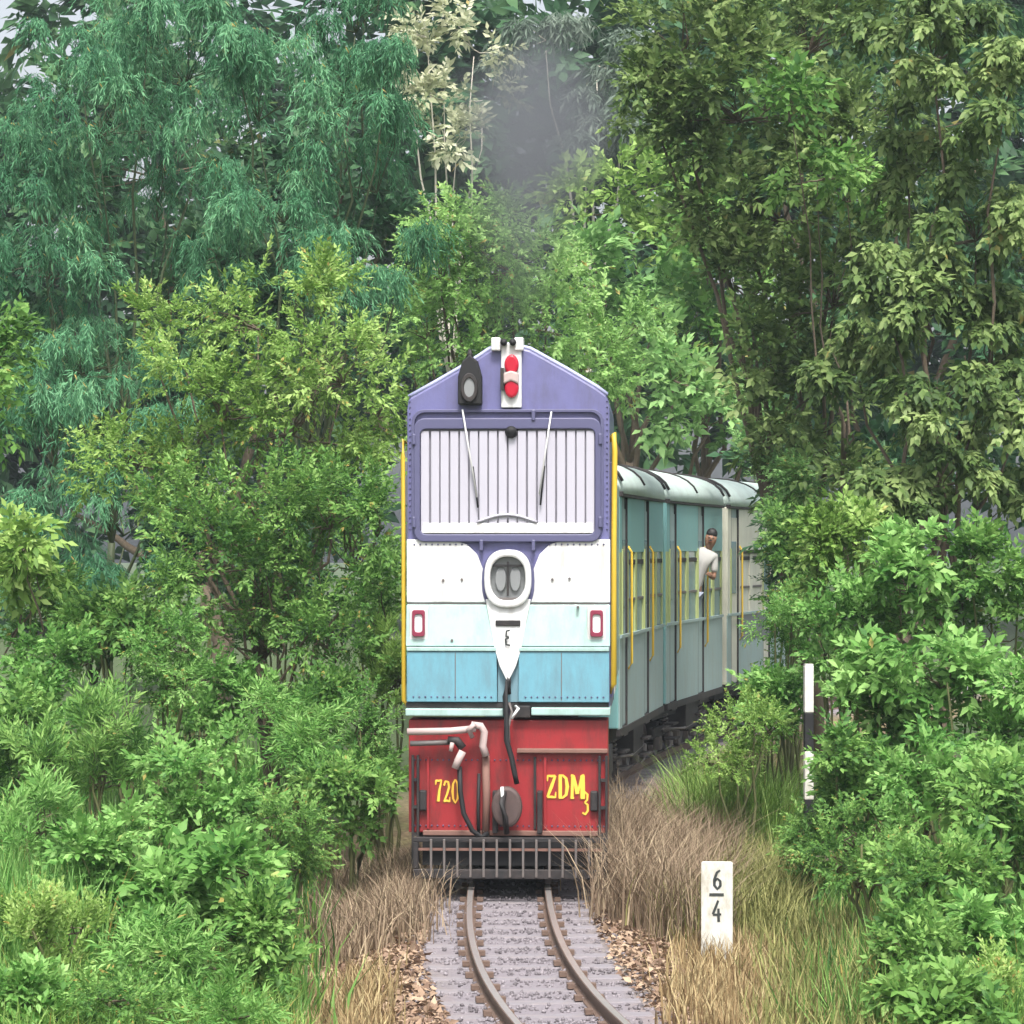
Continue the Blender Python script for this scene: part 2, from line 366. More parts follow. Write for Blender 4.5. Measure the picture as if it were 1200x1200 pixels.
def crown(name, lobes, kind, m, parent, size=.5, dens=1., habit='puff', seed=0, gap=.0, yscale=.8, clump=.16, tip=None):
    """lobes: list of (centre, rx, rz) in world units"""
    r = np.random.default_rng(seed+100); Os, Ds, Us, Ss, Ts = [], [], [], [], []
    anchors = []
    for c, rx, rz in lobes:
        c = np.array(c); ry = max(rx*yscale, .5); rad = np.array([rx, ry, rz])
        area = rx*rz
        n = int(dens*area/(size*size)*28) + 12
        per = 24 if habit == 'weep' else 14; nc = max(6, n//per)
        u = norm(r.normal(0, 1, (nc, 3))); u[:, 2] = np.where(u[:, 2] < -.5, -u[:, 2], u[:, 2])
        # the side turned away from the camera's half of the world is kept too, at lower density
        keep = (u[:, 1] < .35) | (r.uniform(0, 1, nc) < .55)
        u = u[keep]; nc = len(u)
        bump = 1+.22*np.sin(u[:, 0]*5+seed)*np.cos(u[:, 2]*6+seed*2)+.12*r.normal(0, 1, nc)
        rr = np.where(r.uniform(0, 1, nc) < .7, r.uniform(.82, 1.05, nc), r.uniform(.4, .85, nc))*bump
        C = c+u*rad*rr[:, None]
        if gap > 0:
            keepg = np.array([noise.noise(Vector(p)*(1.1/size**.5)) > -.9+gap for p in C]); C, u = C[keepg], u[keepg]; nc = len(C)
        anchors.append((c, C))
        ct = np.clip(r.normal(.5, .24, nc), 0, 1)
        rc = clump*(rx+rz)+size*.25
        off = norm(r.normal(0, 1, (nc, per, 3)))
        if habit == 'weep':          # mop heads: sprays leave one point, arch outwards and hang
            off[..., 2] = np.abs(off[..., 2])*.5
            O = C[:, None]+off*rc*r.uniform(.05, .75, (nc, per, 1))
            D = .75*off*np.array([1, 1, .3])+.25*u[:, None]*np.array([1, 1, 0])+np.array([0, 0, -1.])*r.uniform(.25, 1.1, (nc, per, 1))+r.normal(0, .12, (nc, per, 3))
            U = off*.6+u[:, None]*.4+np.array([0, -.25, .8])
        elif habit == 'up':
            O = C[:, None]+off*rc*r.uniform(.1, .8, (nc, per, 1))
            D = .4*off+.3*u[:, None]+np.array([0, 0, 1.0])+r.normal(0, .2, (nc, per, 3))
            U = -off*.5+np.array([0, -1, .6])+r.normal(0, .3, (nc, per, 3))
        else:
            O = C[:, None]+off*rc*r.uniform(.1, .9, (nc, per, 1))
            D = .75*off+.6*u[:, None]+np.array([0, 0, .12])+r.normal(0, .2, (nc, per, 3))
            U = np.array([0, -.25, 1.])+.35*u[:, None]+r.normal(0, .25, (nc, per, 3))
        Os.append(O.reshape(-1, 3)); Ds.append(D.reshape(-1, 3)); Us.append(np.broadcast_to(U, D.shape).reshape(-1, 3))
        Ss.append(size*r.uniform(.6, 1.25, nc*per)); Ts.append(np.clip(np.repeat(ct, per)+r.normal(0, .16, nc*per), 0, 1))
    O, D, U, s, t = map(np.concatenate, (Os, Ds, Us, Ss, Ts))
    V, F, T = place_sprays(kind, O, D, U, s, t, r)
    LEAVES[0] += len(F)
    o = tri_mesh(name, V, F, T, m, parent)
    return o, anchors
def wob(a, b, n, amp, r):
    a, b = Vector(a), Vector(b); out = []
    for i in range(n):
        t = i/(n-1); p = a.lerp(b, t)
        w = amp*math.sin(math.pi*t)
        out.append(p+Vector((r.uniform(-w, w), r.uniform(-w, w), r.uniform(-w, w)*.4)))
    return out
def plant(name, label, cat, base, lobes_px, Y, kind, m, size=.5, dens=1., habit='puff', seed=0, gap=0., trunk=.2, bark='bark',
          group=None, yscale=.8, crown_name='crown', clump=.16, dy=None, twigs=True):
    """lobes given as image-plane circles at depth Y, turned into places in the world"""
    r = random.Random(seed+7)
    base = Vector((base[0], base[1], ground_z(base[0], base[1])-.1))
    root = empty(name, base); tag(root, label, cat, group)
    lobes = []
    for i, lb in enumerate(lobes_px):
        px, py, rx, rz = lb[:4]; YY = Y+(lb[4] if len(lb) > 4 else r.uniform(-.6, .6)*(dy if dy is not None else 1.5))
        c = at(px, py, YY); k = YY/3300
        lobes.append((c-base, rx*k, rz*k))
    o, anchors = crown(crown_name, lobes, kind, m, root, size, dens, habit, seed, gap, yscale, clump)
    cen = sum((l[0] for l in lobes), Vector())/len(lobes)
    low = min(l[0].z for l in lobes)
    fork = Vector((cen.x*.5, cen.y*.5, max(low*.55, .15)))
    if trunk > .05:
        obj('trunk', tube(wob((0, 0, 0), fork, 6, .12*trunk*6, r), trunk, 10, trunk*.7), M[bark], root, True)
    stems = []
    for c, rx, rz in lobes:
        if trunk > .05:
            obj('limb', tube(wob(fork, c+Vector((0, rx*.5, -rz*.25)), 7, .25, r), trunk*.45, 7, trunk*.12), M[bark], root, True)
        else:
            stems.append(tube(wob((r.uniform(-.1, .1), r.uniform(-.1, .1), 0), c, 5, .12, r), .03, 5, .012))
    if stems: obj('stems', join(*stems), M['stem'], root, True)
    if twigs:
        tw = []
        for c, C in anchors:
            for i in range(min(len(C), 26)):
                p = Vector(C[r.randrange(len(C))]); q = Vector(c)+Vector((0, .5, -.1))
                tw.append(tube(wob(q, p.lerp(q, .2), 4, .12, r), .014+.02*trunk, 4, .005))
        t = obj('twigs', join(*tw), M[bark], root); t['kind'] = 'stuff'
    return root
def blades(name, label, cat, spots, h, w, m, seed, kind='stuff', bend=.5, parent=None, segs=3):
    """spots: array of ground points (n,3)"""
    r = np.random.default_rng(seed); n = len(spots); H = h*r.uniform(.5, 1.15, n); Wd = w*r.uniform(.6, 1.3, n)
    a = r.uniform(0, 2*np.pi, n); lean = np.stack([np.cos(a), np.sin(a), np.zeros(n)], 1)*(r.uniform(.05, 1, n)*bend)[:, None]
    b = a+np.pi/2+r.normal(0, .5, n); side = np.stack([np.cos(b), np.sin(b), np.zeros(n)], 1)*Wd[:, None]*.5
    V = []
    for i in range(segs+1):
        t = i/segs; c = spots+np.array([0, 0, 1])*(H*(t-.12*t*t*bend*2))[:, None]+lean*(H*t*t)[:, None]
        k = (1-t)**.6 if i < segs else .03
        V += [c-side*k, c+side*k]
    V = np.stack(V, 1); nv = 2*(segs+1)
    f = np.array([(2*i, 2*i+1, 2*i+3, 2*i+2) for i in range(segs)])
    F = (f[None]+(np.arange(n)*nv)[:, None, None]).reshape(-1, 4)
    T = np.repeat(np.clip(r.normal(.5, .25, n), 0, 1), nv)
    LEAVES[0] += len(F)*2
    o = tri_mesh(name, V.reshape(-1, 3), F, T, m, parent, kind)
    if label: tag(o, label, cat)
    return o
def tufts(px_list, Y0, Y1, n_tuft, per, spread, r):
    """tuft spots inside an image-plane band, planted on the ground"""
    out = []
    for _ in range(n_tuft):
        Y = r.uniform(Y0, Y1); x0, x1 = px_list
        X = (r.uniform(x0, x1)-600)*Y/3300; c = np.array([X, Y])
        p = c+r.normal(0, spread, (per, 2)); out.append(p)
    P = np.concatenate(out); Z = np.array([ground_z(x, y)-.02 for x, y in P])
    return np.column_stack([P, Z])

# ------------------------------------------------------------------ ground
def make_ground():
    xs = sorted(set([round(v, 3) for v in np.concatenate([np.arange(-14, 18, .3), -14-np.geomspace(.6, 400, 22), 18+np.geomspace(.6, 400, 22)])]))
    ys = sorted(set([round(v, 3) for v in np.concatenate([np.arange(8, 70, .35), 8-np.geomspace(.6, 80, 12), 70+np.geomspace(.8, 450, 26)])]))
    V = [(x, y, ground_z(x, y) if y < 150 else .9) for y in ys for x in xs]; nx = len(xs)
    F = [(j*nx+i, j*nx+i+1, (j+1)*nx+i+1, (j+1)*nx+i) for j in range(len(ys)-1) for i in range(nx-1)]
    o = obj('ground', (V, F), M['soil'], smooth=True)
    at_ = o.data.attributes.new('bed', 'FLOAT', 'POINT')
    at_.data.foreach_set('value', [max(0., min(1., (1.3-abs(v[0]-track_x(min(max(v[1], 5), 150))))/.5)) for v in V])
    at2 = o.data.attributes.new('cover', 'FLOAT', 'POINT')
    at2.data.foreach_set('value', [max(0., min(1., (abs(v[0]-track_x(min(max(v[1], 5), 150)))-2.6)/1.2)) for v in V])
    tag(o, 'brown leafy ground beside and under the railway track', 'ground', kind='structure')
make_ground()

# ------------------------------------------------------------------ railway track
def make_track():
    root = empty('railway_track', (0, 0, 0)); tag(root, 'narrow gauge railway track curving under the locomotive', 'track', kind='structure')
    ys = np.arange(8, 78, .5)
    for s in (-.45, .45):
        prof = [(-.033, 0), (.033, 0), (.033, -.03), (.010, -.045), (.010, -.115), (.06, -.13), (.06, -.142), (-.06, -.142), (-.06, -.13), (-.010, -.115), (-.010, -.045), (-.033, -.03)]
        V, F = [], []; n = len(prof); 
        for y in ys:
            t = track_tan(y); nrm = Vector((t.y, -t.x, 0)); c = Vector((track_x(y), y, 0))+nrm*s
            V += [c+nrm*px*1.15+Vector((0, 0, pz)) for px, pz in prof]
        for i in range(len(ys)-1):
            F += [(i*n+k, i*n+(k+1) % n, (i+1)*n+(k+1) % n, (i+1)*n+k) for k in range(n)]
        ra = obj('rail', (V, F), M['rail'], root)
        V, F = [], []
        for y in ys:
            t = track_tan(y); nrm = Vector((t.y, -t.x, 0)); c = Vector((track_x(y), y, .003))+nrm*s
            V += [c-nrm*.030, c+nrm*.030]
        F = [(2*i, 2*i+1, 2*i+3, 2*i+2) for i in range(len(ys)-1)]
        obj('worn_head', (V, F), M['railtop'], ra)
    sl = slme = None; Y = 9.; k = 0
    prof = [(-.13, -.17), (-.105, .0), (.105, .0), (.13, -.17)]
    V = []
    for x, dz in ((-.92, 0), (-.3, -.008), (.3, -.008), (.92, 0)): V += [(x, py, pz+dz) for py, pz in prof]
    F = [(0, 1, 2, 3), (12, 15, 14, 13)]+[(i*4+j, (i+1)*4+j, (i+1)*4+(j+1) % 4, i*4+(j+1) % 4) for i in range(3) for j in range(4)]
    clips = join(*[box(s*.45+q-.035, s*.45+q+.035, -.05, .05, .004, .05) for s in (-1, 1) for q in (-.1, .1)])
    while Y < 76:
        t = track_tan(Y); a = math.atan2(t.y, t.x)-math.pi/2+random.uniform(-.012, .012)
        if sl is None:
            sl = obj('sleeper', (V, F), M['sleeper'], root, bevel=.012); slme = sl.data
            cl = obj('rail_clips', clips, M['rail'], sl); clme = cl.data; o = sl
        else:
            o = link('sleeper', slme, root, .012)
            if Y < 45: link('rail_clips', clme, o)
        o.location = (track_x(Y)+random.uniform(-.01, .01), Y, -.132+random.uniform(-.006, .002)); o.rotation_euler = (0, 0, a)
        Y += .72
    # ballast
    r = np.random.default_rng(4); n = 14000
    Yb = r.uniform(20, 48, n); tt = r.normal(0, .7, n); tt = np.where(np.abs(tt) > 1.35, r.uniform(-1.2, 1.2, n), tt)
    C = np.array([[track_x(y)+t, y, ground_z(track_x(y)+t, y)+r.uniform(-.01, .014)] for y, t in zip(Yb, tt)])
    on = np.array([abs(((y-9.)/.72+.5) % 1-.5)*.72 < .15 for y in Yb]) & (np.abs(tt) < .95)
    C = C[~on]; n = len(C)
    base = np.array([(1, 0, 0), (-.9, .1, 0), (0, 1, .1), (.1, -1, 0), (0, 0, .8), (0, .1, -.7)])
    f = np.array([(4, 0, 2), (4, 2, 1), (4, 1, 3), (4, 3, 0), (5, 2, 0), (5, 1, 2), (5, 3, 1), (5, 0, 3)])
    Q = norm(r.normal(0, 1, (n, 3))); U = norm(r.normal(0, 1, (n, 3)))
    V = np.einsum('nij,nvj->nvi', frames(Q, U), base[None]*r.uniform(.6, 1.3, (n, 6, 1))*r.uniform(.014, .034, (n, 1, 1)))+C[:, None]
    F = (f[None]+(np.arange(n)*6)[:, None, None]).reshape(-1, 3)
    o = tri_mesh('ballast', V.reshape(-1, 3), F, np.repeat(r.uniform(0, 1, n), 6), L['stone']); tag(o, 'grey pink crushed stone ballast between the sleepers', 'ballast')
make_track()

# ------------------------------------------------------------------ locomotive
def P(px, py): return ((px-597)/100, (1040-py)/100)
def make_loco():
    Y0 = 33.0; t = track_tan(38.5); ang = math.atan2(t.y, t.x)-math.pi/2
    root = empty('locomotive', (-.035, Y0, 0), ang*.9)
    tag(root, 'diesel locomotive with purple, white, blue and red front heading the train', 'locomotive')
    out = [P(477, 838), P(477, 480), P(479, 466), P(510, 449), P(550, 426), P(574, 410), P(592, 405), P(602, 405), P(622, 410), P(665, 434), P(700, 455), P(712, 464), P(715, 478), P(715, 838)]
    obj('cab', slab(out, 0, 3.2), M['purple'], root, bevel=.03)
    # face edge rim, slightly lighter roof lip
    back = [(x*.93, z-.25 if z > 3 else z) for x, z in out]
    obj('hood', slab(back, 3.2, 10.8), M['purple'], root, bevel=.03)
    lip = tube([(x, .03, z+.015) for x, z in out[2:12]], .028, 6)
    obj('roof_lip', lip, mat('faded_periwinkle_lip', (.36, .38, .60), .5), root, True)
    obj('exhaust_stack', tube([(0, 4.4, 5.9), (0, 4.4, 6.45)], .2, 16), M['dark'], root, True)
    # windscreen
    x0, z1 = P(490, 490); x1, z0 = P(703, 632)
    ws = obj('windscreen', slab(rrect(x0+.06, x1-.06, z0+.08, z1-.08, .08), -.012, 0), M['bluegrey'], root)
    xa, za = P(493, 503); xb, zb = P(698, 626)
    outer = rrect(xa-.07, xb+.07, zb-.09, za+.13, .12, 5); inner = rrect(xa, xb, zb, za, .07, 5)
    obj('windscreen_frame', ringslab(outer, inner, -.08, 0), M['purpledk'], ws, bevel=.012)
    oo = rrect(xa-.10, xb+.10, zb-.01, za+.23, .14, 5); ii = rrect(xa-.065, xb+.065, zb, za+.195, .12, 5)
    obj('rain_gutter', ringslab(oo, ii, -.06, 0), M['purpledk'], root, bevel=.01)
    n = 18; w = (xb-xa)/n; slme = None
    for i in range(n):
        if slme is None: o = obj('slat', box(-w*.5+.010, w*.5-.008, -.05, -.03, zb+.02, za-.02), M['slat'], ws, bevel=.006); slme = o.data
        else: o = link('slat', slme, ws, .006)
        o.location = (xa+w*(i+.5)+random.uniform(-.004, .004), random.uniform(-.004, .002), 0)
    arc = [(xa+.35, zb+.02), (xb-.35, zb+.02), (xb-.5, zb+.17), (xb-.8, zb+.24), (0, zb+.27), (xa+.8, zb+.24), (xa+.5, zb+.17)]
    obj('windscreen_sill', slab([(xa+.02, zb+.01), (xb-.02, zb+.01), (xb-.03, zb+.13), (xa+.03, zb+.13)], -.066, -.052), M['white'], ws, bevel=.01)
    obj('reflection_arc', tube([(P(560+q*7, 0)[0], -.07, P(0, 612-9*math.sin(math.pi*q/10))[1]) for q in range(11)], .018, 6), M['slat'], ws, True)  # added tube, draws the bright reflected arc low on the windscreen
    x, z = P(600, 508)
    obj('camera_dome', tube([(x, -.02, z+.02), (x, -.11, z+.01), (x, -.13, z)], lambda t: .085*(1-.5*t), 14), M['black'], root, True)
    for px, py in ((486, 515), (704, 515), (486, 612), (704, 612), (565, 639), (626, 639), (626, 487)):
        x, z = P(px, py); obj('hinge', box(x-.022, x+.022, -.1, 0, z-.065, z+.065), M['purpledk'], root, bevel=.012)
    for a, b in (((543, 480), (560, 583)), ((647, 483), (633, 580))):
        (xa_, za_), (xb_, zb_) = P(*a), P(*b)
        xm, zm = xa_*.55+xb_*.45, za_*.55+zb_*.45
        wp = obj('wiper', tube([(xa_, -.1, za_), (xm, -.13, zm), (xb_, -.12, zb_)], .011, 6), M['white'], root, True)
        obj('wiper_blade', tube([(xa_*.35+xb_*.65+.012, -.11, za_*.35+zb_*.65), (xb_+.012, -.10, zb_-.12)], .012, 6), M['black'], wp, True)
    # lower face panels
    def nose(z):
        if z > 3.36: return -.06
        if z > 2.80: return -.06-.10*(3.36-z)/.56
        return -.16
    curveL = [P(477, 632), P(530, 632), P(548, 638), P(560, 650), P(567, 668), P(570, 690), P(574, 706)]
    pl = curveL+[P(477, 706)]
    def mir(pts): return [(.015-x+.0, z) for x, z in pts]
    def mirp(pts):      # mirror about px 596.5
        return [(2*(596.3-597)/100-x, z) for x, z in pts]
    for f in (lambda p: p, mirp):
        a = obj('white_panel', slab(f(pl), -.045, 0), M['white'], root, bevel=.012)
        b = obj('mint_panel', slab(f([P(477, 708.5), P(574.5, 708.5), P(583, 757), P(477, 757)]), nose, 0), M['mint'], root, bevel=.01)
        c = obj('blue_panel', slab(f([P(478, 763), P(583.5, 763), P(584, 822), P(478, 822)]), -.16, 0), M['blue'], root, bevel=.01)
        obj('panel_ridge', slab(f([P(478, 757.8), P(583, 757.8), P(583.3, 762.5), P(478, 762.5)]), -.18, 0), M['mint'], root, bevel=.008)
        obj('panel_seam', slab(f([P(478, 706.2), P(574, 706.2), P(574.3, 708.3), P(478, 708.3)]), -.03, 0), M['grey'], root)
    V = [P(570, 702), P(623, 702), P(612, 760), P(606, 780), P(598, 796), P(595, 796), P(587, 780), P(581, 760)]
    def vf(z): return -.09-.12*(3.4-z)/.95
    obj('centre_wedge', slab(V, vf, 0), M['white'], root, bevel=.01)
    chn = [P(584.5, 757), P(609, 757), P(609, 822), P(584.5, 822)]
    obj('centre_channel', slab(chn, -.10, 0), mat('slate_blue_paint', (.16, .28, .34), .5), root)
    # headlight
    hx, hz = P(596.3, 678)
    hl = obj('headlight', ringslab(ellip(hx, hz, .275, .34, 32, 2.6), ellip(hx, hz, .205, .255, 32, 2.4), -.17, 0), M['white'], root, bevel=.025)
    obj('headlight_shadow', slab(ellip(hx, hz-.03, .31, .38, 32, 2.5), -.055, 0), M['purpledk'], root)  # dark slab drawn as the shadow ring around the headlight
    obj('reflector', slab(ellip(hx, hz, .205, .255, 32, 2.4), -.06, -.056), M['reflector'], hl)
    for s in (-.085, .085):
        obj('bulb', slab(ellip(hx+s, hz+.0, .065, .15, 18), -.10, -.06), M['lampgrey'], hl, bevel=.02)
    obj('bulb_guard', join(box(hx-.19, hx+.19, -.13, -.11, hz+.14, hz+.165), box(hx-.012, hx+.012, -.13, -.11, hz-.2, hz+.2)), M['dark'], hl)
    obj('headlight_trim', slab([P(582, 700), P(612, 700), P(608, 706), P(586, 706)], -.13, 0), M['grey'], root)
    x, z = P(596.5, 730)
    obj('name_plate', box(x-.145, x+.145, -.155, -.02, z-.03, z+.035), M['dark'], root, bevel=.008)
    obj('emblem', glyph('E', x-.05, z-.27, .1, .2, -.185, 0), M['numeral'], root)
    for px, py in ((520, 680), (542, 679), (648, 679), (668, 678), (531, 750), (678, 711)):
        x, z = P(px, py); obj('bolt', tube([(x, -.03, z), (x, -.062-(.1 if py > 700 else 0), z)], .016, 8), M['grey'], root)
    for px in (492, 700):
        x, z = P(px, 730)
        ml = obj('marker_light', slab(rrect(x-.11, x+.11, z-.21, z+.21, .04), -.14, 0), M['white'], root, bevel=.01)
        obj('bezel', ringslab(rrect(x-.075, x+.075, z-.155, z+.155, .03), rrect(x-.045, x+.045, z-.105, z+.105, .03), -.19, -.14), M['maroon'], ml, bevel=.006)
        obj('lens', slab(rrect(x-.045, x+.045, z-.105, z+.105, .03), -.165, -.14), M['lamp'], ml)
    rv = []
    def rivet(x, y, z): rv.append(tube([(x, y, z), (x, y-.008, z), (x, y-.014, z)], lambda q: .012*(1-.5*q), 6))
    for i in range(24):
        z = 4.2+i*.068
        for x in (-1.165, 1.15): rivet(x, 0, z)
    for i in range(34):
        x = -1.1+i*.067
        for z in (1.50, .73): rivet(x, -.1, z)
    for i in range(14):
        for sx in (-1, 1): rivet(sx*(.2+i*.07), -.045, 4.02) if i > 3 else None
        for sx in (-1, 1): rivet(sx*(.2+i*.07), -.16, 2.24)
    o = obj('rivets', join(*rv), M['purpledk'], root, True); o['kind'] = 'stuff'
    for sx in (-.62, .62):
        obj('weld_seam', box(sx-.005, sx+.005, -.164, -.155, 2.2, 2.76), M['grey'], root)
    # running board
    (xa, za), (xb, zb) = P(477, 823), P(714, 829)
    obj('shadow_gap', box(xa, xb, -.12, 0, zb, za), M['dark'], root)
    (xa, za), (xb, zb) = P(477, 829.5), P(591, 838)
    obj('footplate_edge', box(xa, xb, -.22, .3, zb, za), M['mint'], root, bevel=.012)
    (xa, za), (xb, zb) = P(624, 828), P(716, 837)
    obj('footplate_edge', box(xa, xb, -.22, .3, zb, za), M['mint'], root, bevel=.012)
    (xa, za), (xb, zb) = P(603, 826), P(623, 840)
    obj('footplate_patch', box(xa, xb, -.20, .3, zb, za), M['dark'], root, bevel=.012)
    # buffer beam
    (xa, za), (xb, zb) = P(480, 843), P(713, 975)
    beam = obj('buffer_beam', box(xa, xb, -.1, .5, zb, za), M['red'], root, bevel=.012)
    (xa, za), (xb, zb) = P(500, 884), P(575, 972)
    (xa, za), (xb, zb) = P(607, 876), P(713, 881)
    obj('ledge', box(xa, xb, -.2, -.1, zb, za), M['ledge'], beam, bevel=.01)
    (xa, za), (xb, zb) = P(497, 972), P(706, 978)
    obj('lower_lip', box(xa, xb, -.16, -.1, zb, za), M['ledge'], beam, bevel=.01)
    for px in (640, 628, 566, 503):
        x, _ = P(px, 0); _, z0 = P(0, 970); _, z1 = P(0, 886)
        obj('rib', box(x-.014, x+.014, -.15, -.1, z0, z1), M['dark'] if px in (628,) else M['red'], beam)
    for k, (ch, px, py, w, h) in enumerate((('7', 511, 939, 8.5, 27), ('2', 520.5, 940, 8.5, 27), ('0', 530.5, 941, 8.5, 29), ('Z', 641, 934.5, 12.5, 28), ('D', 655, 934.5, 12.5, 28), ('M', 669.5, 934.5, 17, 28), ('3', 682.5, 953.5, 8.5, 28))):
        x, z = P(px, py)
        obj('lettering_shade', glyph(ch, x, z, w/100, h/100, -.1035, 0, -.014, -.012, 2.1), M['lettershade'], beam)
        obj('lettering', glyph(ch, x, z, w/100, h/100, -.1105, 0, 0, 0, 1.6), M['letter'], beam)
    # pipes at the left
    def pipe(name, pts, r, m, r1=None, y=-.3):
        return obj(name, tube([(P(a, b)[0], (c if c is not None else y), P(a, b)[1]) for a, b, c in pts], r, 10, r1), m, root, True)
    pipe('front_pipe', [(480, 856, -.3), (530, 855, -.3), (560, 852, -.3)], .042, M['pink'])
    pipe('pipe_elbow', [(555, 848, -.3), (566, 849, -.31), (570, 856, -.31), (568, 872, -.3), (572, 884, -.3)], .045, M['pink'])
    pipe('pipe_valve', [(556, 862, -.32), (552, 853, -.36), (559, 846, -.38)], .03, M['pink'])
    pipe('lower_pipe', [(483, 870, -.26), (510, 869, -.26), (532, 868, -.26)], .033, M['grey'])
    pipe('pipe_joint', [(528, 866, -.28), (538, 866, -.3), (545, 875, -.3)], .05, M['dark'])
    pipe('hose_cock', [(533, 868, -.36), (531, 878, -.36)], .025, M['pink'])
    pipe('hose_cock', [(545, 878, -.34), (540, 888, -.35), (536, 898, -.35)], .045, M['pink'])
    pipe('brake_hose', [(541, 896, -.3), (542, 925, -.32), (546, 950, -.34), (556, 970, -.34), (566, 978, -.3), (574, 974, -.26)], .03, M['black'])
    pipe('vertical_pipe', [(571, 884, -.22), (572, 930, -.22), (571, 978, -.22)], .045, M['ledge'])
    pipe('vertical_pipe', [(563, 905, -.2), (562, 950, -.2), (563, 980, -.2)], .02, M['black'])
    pipe('coupling_hose', [(597, 797, -.26), (594, 815, -.3), (596, 840, -.34), (596, 865, -.36), (602, 885, -.38), (606, 905, -.4), (608, 915, -.38)], .032, M['black'])
    pipe('coupling_chain', [(599, 822, -.3), (602, 832, -.34), (598, 850, -.34), (599, 868, -.36)], .018, M['grey'])
    pipe('coupling_chain', [(606, 826, -.3), (610, 828, -.34), (602, 840, -.34)], .018, M['lamp'])
    x, z = P(597, 800)
    obj('lamp_iron', tube([(x, -.15, z-.12), (x, -.2, z+.02), (x, -.16, z+.12)], .035, 8), M['dark'], root, True)
    # coupler
    cx_, cz_ = P(596.5, 942)
    cp = obj('coupler', slab(ellip(cx_, cz_, .18, .24, 26), -.42, -.33), M['ledge2'], root, bevel=.04)
    obj('shank', tube([(cx_, -.35, cz_), (cx_, .05, cz_)], .11, 14), M['dark'], cp, True)
    obj('draw_hook', tube([(cx_-.03, -.44, cz_+.18), (cx_-.05, -.52, cz_+.05), (cx_-.01, -.52, cz_-.12), (cx_+.0, -.44, cz_-.3)], .035, 8), M['dark'], cp, True)
    obj('coupling_pin', tube([(cx_-.05, -.48, cz_+.24), (cx_-.045, -.49, cz_+.06)], .02, 8), M['lamp'], cp, True)
    for px in (582, 634): 
        x, _ = P(px, 0); obj('coupler_bracket', box(x-.03, x+.03, -.28, -.1, .66, 1.15), M['dark'], root, bevel=.01)
    # side steps / frames
    for s, (pa, pb) in ((-1, (484, 493)), (1, (702, 713))):
        (xa, _), (xb, _) = P(pa, 0), P(pb, 0)
        _, z0 = P(0, 1020); _, z1 = P(0, 884)
        st = obj('step_frame', join(box(xa, xa+.03, -.2, -.14, z0, z1), box(xb-.03, xb, -.2, -.14, z0, z1)), M['dark'], root, bevel=.006)
        for k in range(4):
            zz = z0+.1+k*.32; obj('step', box(xa+.03, xb-.03, -.22, .1, zz, zz+.03), M['dark'], st)
    for px in (497, 697):
        x, z = P(px, 938); obj('jumper_socket', box(x-.045, x+.045, -.18, -.1, z-.11, z+.13), M['dark'], root, bevel=.02)
    # cowcatcher
    (xa, za), (xb, zb) = P(487, 978), P(713, 1026)
    cc = obj('cowcatcher', join(box(xa, xb, -.36, -.28, zb, zb+.11), box(xa, xb, -.34, -.28, za-.06, za), box(xa, xa+.06, -.34, -.28, zb+.11, za-.06), box(xb-.06, xb, -.34, -.28, zb+.11, za-.06)), M['dark'], root, bevel=.01)
    obj('cross_rail', box(xa+.06, xb-.06, -.30, -.27, zb+.32, zb+.35), M['ledge'], cc)
    bme = None
    for i in range(13):
        x = xa+.06+(xb-xa-.12)*(i+1)/14
        if bme is None: o = obj('bar', box(-.014, .014, -.39, -.355, zb+.02, za-.02), M['grey'], cc, bevel=.005); bme = o.data
        else: o = link('bar', bme, cc, .005)
        o.location = (x, .012, 0)
    obj('underframe', box(-1.05, 1.05, -.05, 10.5, .55, .95), M['dark'], root)
    obj('cross_beam', box(-1.0, 1.0, -.2, -.05, .28, .60), M['black'], root)
    # wheels and bogie
    for yb in (1.2, 7.4):
        bg_ = obj('bogie_frame', join(box(-.62, -.5, yb-.7, yb+2.3, .25, .6), box(.5, .62, yb-.7, yb+2.3, .25, .6), box(-.5, .5, yb+.6, yb+.9, .25, .6)), M['black'], root)
        for yy in (yb, yb+1.6):
            for s in (-1, 1):
                obj('wheel', wheel_vf(s*.46, yy, .40, .38, -.05*s), M['dark'], bg_, True)
            obj('axle', tube([(-.45, yy, .40), (.45, yy, .40)], .06, 10), M['dark'], bg_, True)
        obj('traction_motor', box(-.38, .38, yb-.4, yb+1.2, .1, .55), M['black'], bg_, bevel=.05)
    obj('shade_block', join(box(-.5, -.42, .02, .14, .04, .4), box(.42, .5, .02, .14, .04, .4)), M['dark'], root, bevel=.01)  # dark blocks added to stand in for the shadow between the wheels
    # top fittings
    (xa, za), (xb, zb) = P(588, 402), P(612, 478)
    tl = obj('classification_lamp', box(xa, xb, -.06, 0, zb, za), M['white'], root, bevel=.012)
    for py in (428, 455):
        x, z = P(600.5, py)
        obj('red_lens', slab(ellip(x, z, .085, .12, 20), -.13, -.06), M['redlens'], tl, bevel=.03)
    x, z = P(600, 441)
    obj('lamp_hood', slab([(x-.09, z-.1), (x, z-.06), (x+.09, z-.1), (x+.09, z+.03), (x, z+.06), (x-.09, z+.03)], -.15, -.10), M['pink'], tl, bevel=.02)
    obj('lamp_side', box(xa-.005, xa+.035, -.15, -.06, P(0, 458)[1], P(0, 432)[1]), M['dark'], tl)
    for px in (582, 609):
        x, z = P(px, 403)
        hn = obj('horn_box', box(x-.055, x+.055, -.1, .12, z-.085, z+.07), M['white'], root, bevel=.015)
    for px in (591.5, 602):
        x, z = P(px, 402); obj('horn', tube([(x, -.14, z), (x, .2, z)], .042, 12, .02), M['black'], root, True)
    # black lamp on the left of the roof front
    (xa, za), (xb, zb) = P(538, 430), P(566, 475)
